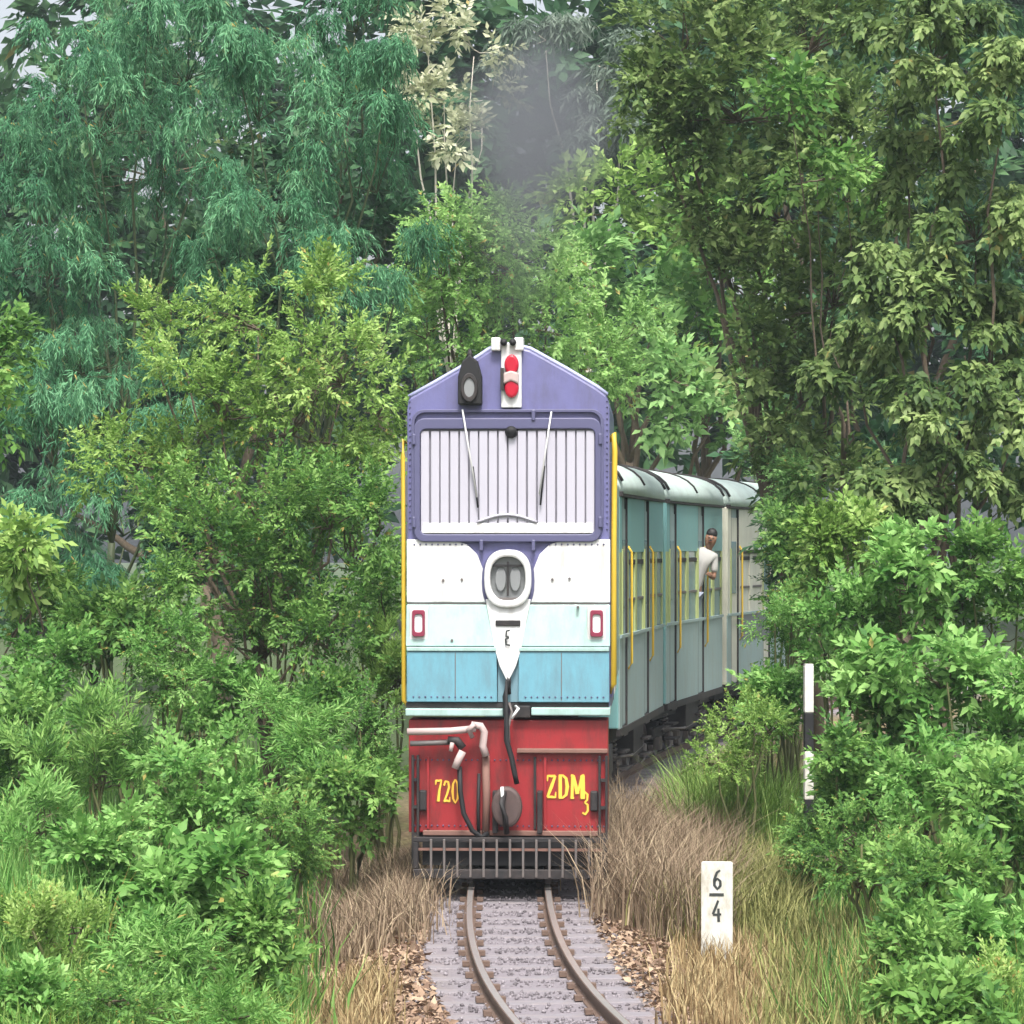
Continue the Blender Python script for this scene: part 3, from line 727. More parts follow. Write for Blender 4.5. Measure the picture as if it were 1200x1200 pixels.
    fl = obj('flasher_lamp', slab([(xa, zb), (xb, zb), (xb, za-.12), (xb-.05, za+.06), (.5*(xa+xb), za+.14), (xa+.05, za+.06), (xa, za-.12)], -.16, 0), M['black'], root, bevel=.02)
    x, z = P(551.5, 455)
    obj('flasher_rim', ringslab(ellip(x, z, .10, .17, 22), ellip(x, z, .062, .11, 22), -.2, -.16), M['dark'], fl, bevel=.01)
    obj('flasher_glass', slab(ellip(x, z, .062, .11, 22), -.18, -.16), M['lampgrey'], fl)
    obj('flasher_cap', tube([(x, -.08, za+.1), (x, -.08, za+.2)], .05, 10, .015), M['dark'], fl, True)
    # hand rails
    for px, top, bot, rr, nm in ((472, 515, 832, .026, 1), (719.5, 508, 812, .034, 1)):
        x, zt = P(px, top); _, zb_ = P(px, bot); s = -1 if px < 600 else 1; xi = s*1.17
        obj('handrail', tube([(xi, .16, zt-.08), (x-.0, .12, zt), (x+s*.01, .12, zt-.2), (x, .12, 4), (x, .12, zb_+.1), (xi, .16, zb_)], rr, 8), M['yellow'], root, True)
    for s in (-1, 1):
        dr = obj('cab_door', box(s*1.19-.02, s*1.19+.02, .5, 1.3, 2.2, 5.0), M['purpledk'], root, bevel=.01)
        obj('cab_side_panel', box(s*1.195-.02, s*1.195+.02, 1.4, 3.1, 2.2, 3.9), M['white'], root)
        obj('cab_side_window', box(s*1.2-.02, s*1.2+.02, 1.5, 2.6, 4.0, 5.0), M['glass'], root)
        obj('hood_side_panel', box(s*1.13-.02, s*1.13+.02, 3.3, 10.7, 2.1, 4.9), M['mint'], root)
make_loco()

# ------------------------------------------------------------------ coaches
COACH_L = 6.7
def make_coach(Yc, label, style, roof_rib=True):
    # centre placed on the curve at Yc, body straight along the chord
    t = track_tan(Yc); ang = math.atan2(t.y, t.x)-math.pi/2
    root = empty('passenger_coach', (track_x(Yc), Yc, 0), ang)
    tag(root, label, 'coach', 'coaches of the train behind the locomotive')
    h = COACH_L/2; hw = 1.08
    up, lowm, band = ((M['teal'], M['paleteal'], M['olivepaint']) if style == 0 else (M['cream'], M['paleteal'], M['cream']))
    body = obj('body', box(-hw+.05, hw-.05, -h+.02, h-.02, 1.1, 4.85), M['paleteal'], root)
    # roof: arched section extruded along y, rounded at the ends
    prof = [(hw*math.cos(R(a))*1.05, 4.84+.64*math.sin(R(a))**.8) for a in range(0, 181, 12)]
    V, F = [], []; ys = [-h-.03, -h+.10, h-.10, h+.03]; sc = [.9, 1, 1, .9]; n = len(prof)
    for y, k in zip(ys, sc): V += [(x*k, y, 4.84+(z-4.84)*k) for x, z in prof]
    for i in range(3): F += [(i*n+j, i*n+j+1, (i+1)*n+j+1, (i+1)*n+j) for j in range(n-1)]
    F += [tuple(range(n)), tuple(range(4*n-1, 3*n-1, -1))]+[(i*n, (i+1)*n, (i+1)*n+n-1, i*n+n-1) for i in range(3)]
    rf = obj('roof', (V, F), M['roof'], root, True)
    rf.data.polygons.foreach_set('use_smooth', [len(p.vertices) == 4 for p in rf.data.polygons])
    for yy in (-h+.03, -.1, h-.03):
        pts = [(x*1.012, yy, z+.012) for x, z in prof[1:-1]]
        obj('roof_strap', tube(pts, .02 if abs(yy) < 2 else .028, 6), M['dark'], rf, True)
    for s in (-1, 1):
        X = s*hw
        def side(y0, y1, z0, z1, m, name, par=root, d0=-.05, d1=0., bev=.006):
            a, b = sorted((X+s*d0, X+s*d1)); return obj(name, box(a, b, y0, y1, z0, z1), m, par, bevel=bev)
        doors = (-h+.35, .25)       # start of each door opening
        dw = .75
        side(-h, h, 4.79, 4.87, M['dark'], 'gutter', d1=.05)
        segs = []; y = -h
        for d in doors: segs.append((y, d)); y = d+dw
        segs.append((y, h))
        for a, b in segs:
            if b-a < .05: continue
            side(a, b, 3.9, 4.79, up, 'upper_panel')
            side(a, b, 1.08, 2.55, lowm, 'lower_panel')
            w0 = a+.18; 
            if b-a > .9:
                nwin = max(1, int((b-a-.1)//.95)); wl = (b-a)/nwin
                for k in range(nwin):
                    c0 = a+wl*k
                    side(c0, c0+.14, 2.551, 3.899, band, 'window_pillar')
                    side(c0+wl-.14, c0+wl, 2.551, 3.899, band, 'window_pillar')
                    wd = side(c0+.141, c0+wl-.141, 2.551, 3.899, M['bluepane'] if style == 0 else M['cream'], 'window', d1=-.03)
                    side(c0+.15, c0+wl-.15, 3.70, 3.78, M['dark'], 'window_bar', wd, -.03, .0)
                    side(c0+.15, c0+wl-.15, 3.10, 3.15, M['grey'], 'window_bar', wd, -.03, .0)
            else:
                side(a, b, 2.551, 3.899, band, 'window_pillar')
        if style == 1:
            side(-h+1.2, h, 2.0, 2.55, M['greyband'], 'grey_band', d0=0, d1=.012)
            side(-h+1.15, h, 3.84, 3.92, M['dark'], 'awning_bar', d0=0, d1=.04)
        side(-h, h, 2.56-.03, 2.56+.03, M['paleteal'], 'waist_rail', d0=.001, d1=.03)
        for d in doors:
            dr = side(d+.03, d+dw-.03, 1.12, 4.6, M['paleteal'] if style == 0 else M['cream'], 'door', d0=-.05, d1=-.035)
            side(d+.16, d+dw-.16, 3.0, 4.1, M['bluepane'], 'door_window', dr, -.035, -.02)
            side(d, d+.03, 1.09, 4.78, M['dark'], 'door_edge'); side(d+dw-.03, d+dw, 1.09, 4.78, M['dark'], 'door_edge')
            for yy in (d+dw+.06,):
                obj('door_handrail', tube([(X, yy, 4.0), (X+s*.06, yy, 3.9), (X+s*.06, yy, 2.1), (X, yy, 2.0)], .022, 6), M['yellow'], root, True)
            side(d-.10, d-.02, 2.551, 3.95, M['olivepaint'], 'door_pillar', d0=.001, d1=.02)
            for k in range(3):
                a, b = sorted((X-s*.12, X+s*(.02+.03*k))); obj('footstep', box(a, b, d+.08, d+dw-.08, .95-.27*k, .985-.27*k), M['dark'], root)
        obj('sole_bar', box(X-s*.02-.04, X-s*.02+.04, -h, h, .98, 1.10), M['dark'], root)
    # ends
    for s in (-1, 1):
        y0, y1 = sorted((s*(h-.02), s*(h+.03)))
        obj('end_panel', box(-hw+.02, hw-.02, y0, y1, 1.1, 4.82), M['teal'] if style == 0 else M['cream'], root, bevel=.02)
        y0, y1 = sorted((s*(h+.03), s*(h+.19)))
        obj('gangway', box(-.42, .42, y0, y1, 1.2, 4.3), M['black'], root)
        obj('coupler', tube([(0, s*(h-.2), .8), (0, s*(h+.19), .8)], .08, 8), M['dark'], root, True)
    # running gear
    obj('underframe', box(-.8, .8, -h, h, .78, 1.05), M['black'], root)
    obj('battery_box', box(.62, 1.0, -.7, .7, .45, .97), M['dark'], root, bevel=.02)
    obj('brake_rod', tube([(.95, -h+.3, .62), (.98, -.8, .5), (.98, .9, .55)], .025, 6), M['grey'], root, True)
    for yb in (-h+1.35, h-1.35):
        bf = obj('bogie_frame', join(*[box(s*.72-.05, s*.72+.05, yb-.95, yb+.95, .42, .62) for s in (-1, 1)], box(-.67, .67, yb-.14, yb+.14, .42, .7)), M['dark'], root, bevel=.015)
        for q in (-.6, .6):
            for s in (-1, 1):
                obj('wheel', wheel_vf(s*.47, yb+q, .34, .33, -.05*s), M['grey'], bf, True)
                obj('axle_box', box(s*.78-.07, s*.78+.07, yb+q-.12, yb+q+.12, .2, .46), M['grey'], bf, bevel=.03)
            obj('axle', tube([(-.78, yb+q, .34), (.78, yb+q, .34)], .05, 8), M['dark'], bf, True)
        for s in (-1, 1):
            hel = [(s*.80+.06*math.cos(k*.9), yb+.09*math.sin(k*.9), .45+k*.011) for k in range(36)]
            obj('spring', tube(hel, .018, 5), M['grey'], bf, True)
            obj('brake_hanger', tube([(s*.8, yb+.3, .75), (s*.85, yb+.35, .2), (s*.85, yb-.3, .18)], .022, 6), M['grey'], bf, True)
    return root
make_coach(48.15, 'teal and grey coach coupled directly behind the locomotive', 0)
c2 = make_coach(55.25, 'second teal coach from the locomotive with a man at its door', 0)
make_coach(62.35, 'last cream coach with dark grey band, farthest from locomotive', 1)

# ------------------------------------------------------------------ man in the coach doorway
def skin_body(name, verts, edges, radii, m, parent, root_i=0):
    me = bpy.data.meshes.new(name); me.from_pydata(verts, edges, []); me.update()
    o = bpy.data.objects.new(name, me); COL.objects.link(o)
    sk = o.modifiers.new('skin', 'SKIN'); sk.use_smooth_shade = True
    for i, r_ in enumerate(radii):
        v = me.skin_vertices[0].data[i]; v.radius = (r_, r_) if not isinstance(r_, tuple) else r_; v.use_root = (i == root_i)
    sb = o.modifiers.new('sub', 'SUBSURF'); sb.levels = 1; sb.render_levels = 1
    dg = bpy.context.evaluated_depsgraph_get(); dg.update()
    me2 = bpy.data.meshes.new_from_object(o.evaluated_get(dg)); me2.materials.clear(); me2.materials.append(m)
    bpy.data.objects.remove(o)
    for v in me2.vertices: v.co = Vector((v.co.x*1.15, v.co.y*1.15, v.co.z*1.5))      # same tall proportions as the train
    me2.polygons.foreach_set('use_smooth', [True]*len(me2.polygons)); me2.name = name
    o = link(name, me2, parent); return o
def make_man():
    # stands on the doorway floor of the second coach, leaning out and looking ahead (local: +x outwards, -y forwards)
    Yc = 55.25; t = track_tan(Yc); ang = math.atan2(t.y, t.x)-math.pi/2
    org = Matrix.Translation((track_x(Yc), Yc, 0)) @ Matrix.Rotation(ang, 4, 'Z')
    p = org @ Vector((.66, .58, 1.78))
    root = empty('person', p, ang+R(8)); root.rotation_euler = (0, R(11), ang+R(8)); tag(root, 'person in white shirt leaning out of the second coach doorway', 'person')
    B = [((0, 0, .90), (.15, .11)), ((.02, 0, 1.08), (.14, .10)), ((.06, 0, 1.28), (.175, .115)), ((.09, -.01, 1.42), (.15, .09)), ((.115, -.02, 1.48), .055), ((.125, -.03, 1.54), .092),
         ((.13, -.035, 1.61), (.118, .12)), ((.132, -.035, 1.69), (.105, .115)),
         ((-.09, 0, .86), .09), ((-.10, -.01, .48), .062), ((-.10, .02, .08), .04), ((-.10, -.12, .04), .035),
         ((.09, 0, .86), .09), ((.08, -.02, .48), .062), ((.08, .02, .08), .04), ((.08, -.12, .04), .035),
         ((-.09, 0, 1.40), .06), ((-.16, -.06, 1.14), .045), ((-.12, -.22, 1.02), .033),
         ((.25, 0, 1.40), .06), ((.31, -.02, 1.12), .045), ((.22, -.20, 1.16), .033)]
    E = [(0, 1), (1, 2), (2, 3), (3, 4), (4, 5), (5, 6), (6, 7), (0, 8), (8, 9), (9, 10), (10, 11), (0, 12), (12, 13), (13, 14), (14, 15), (3, 16), (16, 17), (17, 18), (3, 19), (19, 20), (20, 21)]
    # hands: palm, four fingers and a thumb each, curled round the door rail
    for wi, (hx, hy, hz), sg in ((18, (-.12, -.22, 1.02), 1), (21, (.22, -.20, 1.16), -1)):
        k = len(B); B.append(((hx-.0, hy-.05, hz+.02), (.034, .02))); E.append((wi, k))
        for f in range(4):
            q = len(B); dx = (f-1.5)*.02; ln = (.045, .052, .048, .038)[f]
            B += [((hx+dx, hy-.085, hz+.025), .010), ((hx+dx, hy-.085-ln*.6, hz+.018), .009), ((hx+dx, hy-.085-ln*.7, hz-.018), .008)]
            E += [(k, q), (q, q+1), (q+1, q+2)]
        q = len(B); B += [((hx+sg*.035, hy-.055, hz+.01), .011), ((hx+sg*.05, hy-.085, hz-.005), .009)]; E += [(k, q), (q, q+1)]
    skin_body('body', [b[0] for b in B], E, [b[1] for b in B], M['skin'], root)
    # clothes: slightly larger shells over trunk, sleeves and legs
    SH = [((0, 0, .80), (.175, .135)), ((.02, 0, 1.0), (.165, .125)), ((.06, 0, 1.28), (.19, .135)), ((.09, -.01, 1.42), (.16, .10)), ((.11, -.018, 1.49), .074), ((-.09, 0, 1.39), .078), ((-.15, -.05, 1.18), .068), ((.25, 0, 1.39), .078), ((.305, -.02, 1.18), .068)]
    skin_body('shirt', [b[0] for b in SH], [(0, 1), (1, 2), (2, 3), (3, 4), (3, 5), (5, 6), (3, 7), (7, 8)], [b[1] for b in SH], M['shirt'], root, 1)
    TR_ = [((0, 0, .92), (.165, .125)), ((-.09, 0, .84), .105), ((-.10, -.01, .48), .08), ((-.10, .02, .10), .065), ((.09, 0, .84), .105), ((.08, -.02, .48), .08), ((.08, .02, .10), .065)]
    skin_body('trousers', [b[0] for b in TR_], [(0, 1), (1, 2), (2, 3), (0, 4), (4, 5), (5, 6)], [b[1] for b in TR_], M['trouser'], root)
    def blob(name, c, rad, m, par, n=10, ztop=None):
        V, F = [], []
        for i in range(n+1):
            for j in range(2*n):
                a, b = math.pi*i/n, math.pi*j/n
                V.append(((c[0]+rad[0]*math.sin(a)*math.cos(b))*1.15, (c[1]+rad[1]*math.sin(a)*math.sin(b))*1.15, (c[2]+rad[2]*math.cos(a))*1.5))
        for i in range(n):
            for j in range(2*n): F.append((i*2*n+j, i*2*n+(j+1) % (2*n), (i+1)*2*n+(j+1) % (2*n), (i+1)*2*n+j))
        return obj(name, (V, F), m, par, True)
    blob('hair', (.131, -.008, 1.695), (.097, .105, .075), M['hair'], root)
    blob('nose', (.13, -.155, 1.63), (.015, .022, .022), M['skin'], root)
    blob('moustache', (.13, -.150, 1.603), (.038, .014, .008), M['hair'], root)
    blob('mouth', (.13, -.146, 1.588), (.026, .012, .006), mat('lip', (.22, .07, .06)), root)
    for s in (-1, 1):
        blob('eye', (.13+s*.036, -.146, 1.65), (.013, .010, .006), M['shirt'], root, 6)
        blob('pupil', (.13+s*.036, -.154, 1.65), (.006, .004, .005), M['hair'], root, 6)
        blob('eyebrow', (.13+s*.036, -.148, 1.668), (.018, .008, .004), M['hair'], root, 6)
        blob('ear', (.13+s*.086, -.03, 1.645), (.012, .02, .028), M['skin'], root, 6)
make_man()

# ------------------------------------------------------------------ posts
def km_post():
    Y = 30.2; X = (840-600)*Y/3300; g = ground_z(X, Y); k = Y/3300
    top = CAMZ-(1010-640)*k
    root = empty('kilometre_post', (X, Y, g), R(-2)); tag(root, 'white painted stone post lettered 6 over 4 beside the track', 'milestone')
    h = top-g; w = 18.5*k
    V = [(-w, 0, -.25), (w, 0, -.25), (w*1.0, 0, h-.012), (w*.9, 0, h), (-w*.93, 0, h), (-w, 0, h-.012)]
    V = [(x, -.05, z) for x, _, z in V]+[(x+.004, .05, z) for x, _, z in V]
    n = 6; F = [tuple(range(n)), tuple(range(2*n-1, n-1, -1))]+[(i, (i+1) % n, (i+1) % n+n, i+n) for i in range(n)]
    obj('slab', (V, F), M['post'], root, bevel=.008)
    def z(py): return CAMZ-(py-640)*k-g
    obj('numeral', glyph('6', -5*k, z(1042), 11*k, 24*k, -.0545, 0, fat=1.5), M['numeral'], root)
    obj('dividing_line', box(-9*k, 8*k, -.0545, -.052, z(1049.5), z(1046)), M['numeral'], root)
    obj('numeral', glyph('4', -6*k, z(1080), 12*k, 26*k, -.0545, 0, fat=1.5), M['numeral'], root)
km_post()
def banded_post():
    Y = 34.0; X = (947.5-600)*Y/3300; g = ground_z(X, Y); k = Y/3300; r_ = 5.4*k
    root = empty('banded_post', (X, Y, g), R(4)); tag(root, 'thin white and black banded trackside post among the right bushes', 'post')
    def z(py): return CAMZ-(py-640)*k-g
    for i, (a, b, m) in enumerate(((780, 835, 'white'), (835, 880, 'black'), (880, 937, 'white'))):
        obj('white_band' if m == 'white' else 'black_band', box(-r_, r_, -r_, r_, z(b)+.001, z(a)), M['post'] if m == 'white' else M['black'], root, bevel=.012)
    obj('lower_shaft', box(-r_*.95, r_*.95, -r_*.95, r_*.95, -.3, z(937)), M['black'], root)
    obj('cap', box(-r_*.9, r_*.9, -r_*.9, r_*.9, z(780), z(778)), M['post'], root)
banded_post()

# ------------------------------------------------------------------ trees and shrubs
def X_(px, Y): return (px-600)*Y/3300
G_B = 'bamboo clumps on the left bank'
plant('bamboo_clump', 'tall blue green bamboo filling the upper left corner', 'bamboo', (X_(120, 52), 53),
      [(110, 150, 100, 100), (215, 90, 105, 100), (50, 300, 85, 110), (180, 250, 80, 80), (90, 430, 90, 100), (30, 190, 45, 60), (90, 50, 50, 50), (170, 0, 60, 50), (255, 0, 40, 40)], 51, 'feather', L['bamboo'], size=.52, dens=1.5, habit='weep', seed=1, trunk=.10, bark='culm', group=G_B, clump=.2)
plant('bamboo_clump', 'tall feathery bamboo with drooping sprays left of the pale leaved tree', 'bamboo', (X_(360, 48), 50),
      [(400, 110, 85, 90), (300, 130, 80, 90), (330, 250, 90, 85), (440, 215, 65, 90), (275, 55, 45, 45), (415, 25, 45, 55), (430, -30, 40, 45), (450, 90, 40, 60), (475, 300, 30, 60), (250, 290, 40, 50), (380, 320, 50, 60)], 48, 'feather', L['bamboo'], size=.50, dens=1.5, habit='weep', seed=2, trunk=.10, bark='culm', group=G_B, clump=.2)
plant('bamboo_clump', 'dark lower bamboo skirt hanging at the left edge above the shrubs', 'bamboo', (X_(90, 44), 46),
      [(60, 540, 85, 100), (140, 620, 70, 90), (30, 640, 60, 80), (110, 700, 70, 50), (200, 470, 30, 60)], 45, 'feather', L['bamboo'], size=.46, dens=1.3, habit='weep', seed=3, trunk=.10, bark='culm', group=G_B, clump=.2)
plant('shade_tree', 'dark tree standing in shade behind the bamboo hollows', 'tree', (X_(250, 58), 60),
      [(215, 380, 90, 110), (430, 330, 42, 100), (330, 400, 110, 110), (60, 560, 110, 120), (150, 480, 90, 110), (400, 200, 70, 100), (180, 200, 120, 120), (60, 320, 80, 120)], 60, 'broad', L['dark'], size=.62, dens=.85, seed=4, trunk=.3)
plant('leafy_tree', 'yellow green feathery tree left of the locomotive cab', 'tree', (X_(310, 39.5), 40.5),
      [(175, 395, 38, 36), (300, 375, 62, 50), (375, 355, 45, 48), (400, 440, 70, 60), (255, 480, 80, 60), (340, 500, 90, 60), (150, 545, 62, 45), (440, 480, 40, 70), (225, 570, 80, 50), (400, 580, 70, 60), (215, 420, 40, 40)], 40, 'fine', L['yellow'], size=.36, dens=1.5, seed=5, trunk=.1, clump=.13)
plant('leafy_tree', 'darker open tree under the yellow green tree, left of locomotive', 'tree', (X_(310, 38), 38.5),
      [(250, 660, 75, 70), (330, 650, 70, 70), (410, 660, 60, 80), (300, 760, 75, 60), (390, 770, 60, 60), (445, 740, 28, 70), (200, 700, 40, 50), (310, 610, 60, 50), (230, 595, 60, 45), (385, 610, 50, 50), (300, 705, 75, 55), (440, 620, 30, 60)], 38.5, 'fine', L['mid'], size=.34, dens=1.25, seed=6, trunk=.07, gap=.3)
plant('sapling', 'small bright sapling standing alone at the left edge', 'sapling', (X_(28, 36), 36),
      [(28, 640, 20, 22), (20, 680, 14, 26), (40, 665, 12, 18)], 36, 'large', L['yellow'], size=.26, dens=.5, seed=7, trunk=.06)
plant('leafy_tree', 'yellowish branch of a tree at the far left edge of view', 'tree', (X_(-60, 37), 37),
      [(-8, 410, 22, 60), (-40, 480, 45, 80), (-60, 380, 60, 90)], 37, 'broad', L['mid'], size=.32, dens=.8, seed=8, trunk=.12)
shr = [  # px, py, rx, rz, Y, kind, mat, size, habit, label
 (60, 790, 75, 55, 35, 'broad', 'bright', .34, 'puff', 'rounded bright shrub below the bamboo at the left edge'),
 (190, 770, 75, 50, 36, 'fine', 'bright', .36, 'puff', 'broad low shrub below the dark bamboo, right of the edge shrub'),
 (320, 860, 75, 55, 34.5, 'lance', 'bright', .36, 'puff', 'narrow leaved shrub below the dark open tree'),
 (440, 860, 38, 55, 36, 'fine', 'bright', .3, 'puff', 'upright fine leaved shrub beside the red buffer beam'),
 (455, 770, 25, 50, 38.5, 'lance', 'yellow', .3, 'up', 'slim yellow green bush just left of the locomotive side'),
 (410, 930, 60, 45, 33.5, 'broad', 'mid', .3, 'puff', 'low dull green shrub above the brown grass on the left'),
 (110, 870, 90, 55, 32, 'lance', 'mid', .36, 'up', 'wide upright shrub in the middle of the left bank'),
 (240, 920, 80, 60, 31, 'broad', 'bright', .32, 'puff', 'leafy green shrub in the centre of the left bank'),
 (330, 970, 50, 60, 30, 'fine', 'mid', .3, 'puff', 'small dark shrub where left bank meets the brown grass'),
 (30, 980, 60, 60, 29, 'lance', 'bright', .34, 'up', 'tall stemmed shrub at the left edge among long grass'),
 (140, 1010, 80, 60, 28, 'broad', 'bright', .34, 'puff', 'large leaved bright shrub at lower left'),
 (250, 1040, 70, 60, 27, 'large', 'bright', .34, 'puff', 'big leaved bush beside the straw coloured grass, lower left'),
 (310, 1110, 42, 75, 26, 'broad', 'mid', .3, 'puff', 'dark bush edging the straw grass at the bottom'),
 (60, 1110, 90, 60, 25.5, 'fine', 'yellow', .32, 'up', 'soft pale shrub in the bottom left corner'),
 (190, 1140, 80, 60, 25, 'lance', 'bright', .32, 'puff', 'spreading shrub at the bottom edge left of the dark bush'),
 (40, 700, 70, 60, 41, 'fine', 'mid', .45, 'puff', 'shaded bush filling the bank under the dark bamboo at far left'),
 (150, 720, 60, 45, 40, 'broad', 'mid', .42, 'puff', 'mid green bush behind the low shrubs below the bamboo'),
 (250, 820, 60, 50, 38, 'broad', 'bright', .36, 'puff', 'bright bush between the open tree and the left bank shrubs'),
 (40, 860, 60, 60, 34, 'broad', 'mid', .36, 'puff', 'mid green shrub at the left edge above the long grass'),
 (390, 840, 50, 50, 37.5, 'broad', 'mid', .34, 'puff', 'mid green bush left of the locomotive behind the fine leaved shrub'),
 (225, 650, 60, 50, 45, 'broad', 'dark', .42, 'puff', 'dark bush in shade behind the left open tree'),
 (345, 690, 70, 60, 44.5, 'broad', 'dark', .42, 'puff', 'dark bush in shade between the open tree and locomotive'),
 (430, 680, 40, 70, 44, 'fine', 'mid', .42, 'puff', 'shaded bush close beside the left yellow handrail'),
 (920, 650, 32, 66, 44.5, 'broad', 'mid', .38, 'puff', 'mid green bush hiding the rear end of the last coach'),
 (920, 580, 28, 50, 46, 'fine', 'misty', .42, 'puff', 'soft green bush above the coach end beside the big tree'),
 (866, 862, 56, 56, 37.5, 'fine', 'yellow', .32, 'puff', 'rounded bright bush beside the tall grass and coaches'),
 (40, 1180, 70, 45, 23.4, 'broad', 'bright', .3, 'puff', 'leafy bush cut by the bottom edge at far left'),
 (150, 1185, 60, 40, 23.2, 'fine', 'mid', .3, 'puff', 'low dark bush cut by the bottom edge, second from left'),
 (260, 1190, 60, 40, 23.1, 'lance', 'bright', .3, 'puff', 'bush cut by the bottom edge beside the straw grass on the left'),
 (1110, 1185, 60, 40, 24, 'large', 'mid', .3, 'puff', 'low big leaved plant cut by the bottom edge on the right'),
 (905, 820, 34, 40, 39.5, 'broad', 'bright', .34, 'puff', 'leafy green bush between the rounded bush and banded post'),
 (948, 985, 26, 34, 33.2, 'fine', 'mid', .3, 'puff', 'small bush hiding the foot of the banded post'),
 (930, 640, 45, 75, 51, 'fine', 'dark', .5, 'puff', 'dark shaded bush right beyond the last coach'),
 (905, 540, 45, 70, 66, 'fine', 'misty', .6, 'puff', 'soft hazy bush above the last coach roof'),
 (985, 640, 48, 50, 38, 'broad', 'yellow', .38, 'puff', 'yellow green bush top above the banded post'),
 (930, 730, 38, 45, 40, 'fine', 'bright', .34, 'puff', 'bright bush covering the foot of the last coach'),
 (985, 730, 50, 60, 37, 'broad', 'bright', .36, 'puff', 'leafy bush directly behind the banded post top'),
 (1070, 690, 65, 65, 36.5, 'large', 'bright', .38, 'puff', 'broad leaved bush under the big tree at right'),
 (1160, 680, 60, 75, 36, 'broad', 'mid', .38, 'puff', 'mid green bush at the right edge under the tall tree'),
 (1030, 800, 55, 60, 34.8, 'large', 'bright', .36, 'puff', 'large leaved creeper mound right of the banded post'),
 (1110, 800, 65, 65, 34, 'large', 'bright', .36, 'puff', 'creeper covered mound in the middle of the right bank'),
 (1185, 830, 50, 80, 33.5, 'broad', 'bright', .36, 'puff', 'bright shrub at the right edge halfway down'),
 (1000, 900, 50, 50, 32.5, 'broad', 'mid', .32, 'puff', 'low green bush right of the banded post foot'),
 (1090, 920, 75, 60, 31.5, 'broad', 'bright', .34, 'puff', 'green shrub below the creeper mounds on the right'),
 (1175, 950, 55, 75, 30.5, 'large', 'mid', .34, 'puff', 'darker big leaved shrub at the right edge'),
 (1010, 990, 55, 50, 29.5, 'fine', 'mid', .3, 'puff', 'fine leaved bush right of the numbered white post'),
 (1100, 1040, 75, 60, 28, 'broad', 'mid', .32, 'puff', 'bush in the lower right between darker neighbours'),
 (1175, 1090, 60, 70, 27, 'large', 'bright', .32, 'puff', 'big leaved shrub in the lower right corner'),
 (1080, 1130, 60, 60, 26, 'broad', 'mid', .3, 'puff', 'low shrub at the bottom beside dry stalks on the right'),
 (1160, 1180, 60, 50, 25, 'fine', 'yellow', .3, 'up', 'pale shrub touching the bottom right corner'),
]
for i, (px, py, rx, rz, Y, kind, mt, size, habit, lab) in enumerate(shr):
    r = random.Random(i); lob = [(px, py, rx*.7, rz*.7)]
    for k in range(4):
        a = r.uniform(0, 6.28); lob.append((px+rx*.6*math.cos(a), py+rz*.5*math.sin(a)+rz*.15, rx*.5, rz*.5))
    lob.append((px, py+rz*.9, rx*.7, rz*.5))
    plant('shrub', lab, 'shrub', (X_(px, Y), Y+.1), lob, Y, kind, L[mt], size=size*.66, dens=.74, habit=habit, seed=20+i, trunk=.0, crown_name='foliage', dy=.7, gap=.25, twigs=(Y < 40), clump=.14)
# centre
plant('leafy_tree', 'soft yellow green tree rising directly behind the locomotive roof', 'tree', (X_(585, 57), 58.5),
      [(545, 250, 42, 38), (515, 320, 42, 50), (600, 310, 65, 50), (560, 390, 65, 50), (640, 380, 70, 50), (480, 420, 35, 35), (680, 440, 60, 45), (580, 270, 40, 30), (500, 390, 35, 50), (600, 440, 60, 50), (545, 330, 50, 50), (640, 330, 50, 40), (525, 285, 32, 50), (522, 370, 32, 50), (535, 430, 35, 40), (580, 350, 50, 50), (720, 400, 45, 50), (730, 460, 50, 40)], 57, 'fine', L['centre'], size=.5, dens=1.25, seed=70, trunk=.16, clump=.12)
plant('leafy_tree', 'mid green tree right of the smoke above the first coach', 'tree', (X_(740, 72), 75),
      [(735, 370, 60, 60), (790, 440, 60, 60), (730, 470, 60, 50), (830, 500, 50, 40), (690, 330, 45, 50)], 73, 'broad', L['misty'], size=.72, dens=.9, seed=71, trunk=.25)
plant('leafy_tree', 'bright yellow green treetop beside the grey trunks', 'tree', (X_(720, 82), 84),
      [(690, 245, 40, 38), (750, 230, 45, 40), (770, 300, 60, 50), (830, 330, 60, 60)], 80, 'broad', L['yellow'], size=.75, dens=1.0, seed=72, trunk=.2)
plant('pale_leaved_tree', 'slender tree with scattered cream leaves at the top centre', 'tree', (X_(532, 76), 77),
      [(500, 35, 38, 38), (555, 50, 42, 50), (520, 110, 35, 35), (565, 110, 35, 30), (535, 170, 22, 25), (480, 80, 25, 30)], 76, 'large', L['pale'], size=.42, dens=.4, seed=73, trunk=.11, bark='palebark', gap=.6)
plant('grey_vine_tree', 'grey green tree with pale hanging stems at top centre', 'tree', (X_(690, 90), 92),
      [(640, 40, 50, 60), (700, 70, 45, 80), (735, 110, 35, 80), (690, 150, 30, 40)], 88, 'lance', L['greyg'], size=.8, dens=.45, habit='weep', seed=74, trunk=.16, bark='palebark', gap=.4)
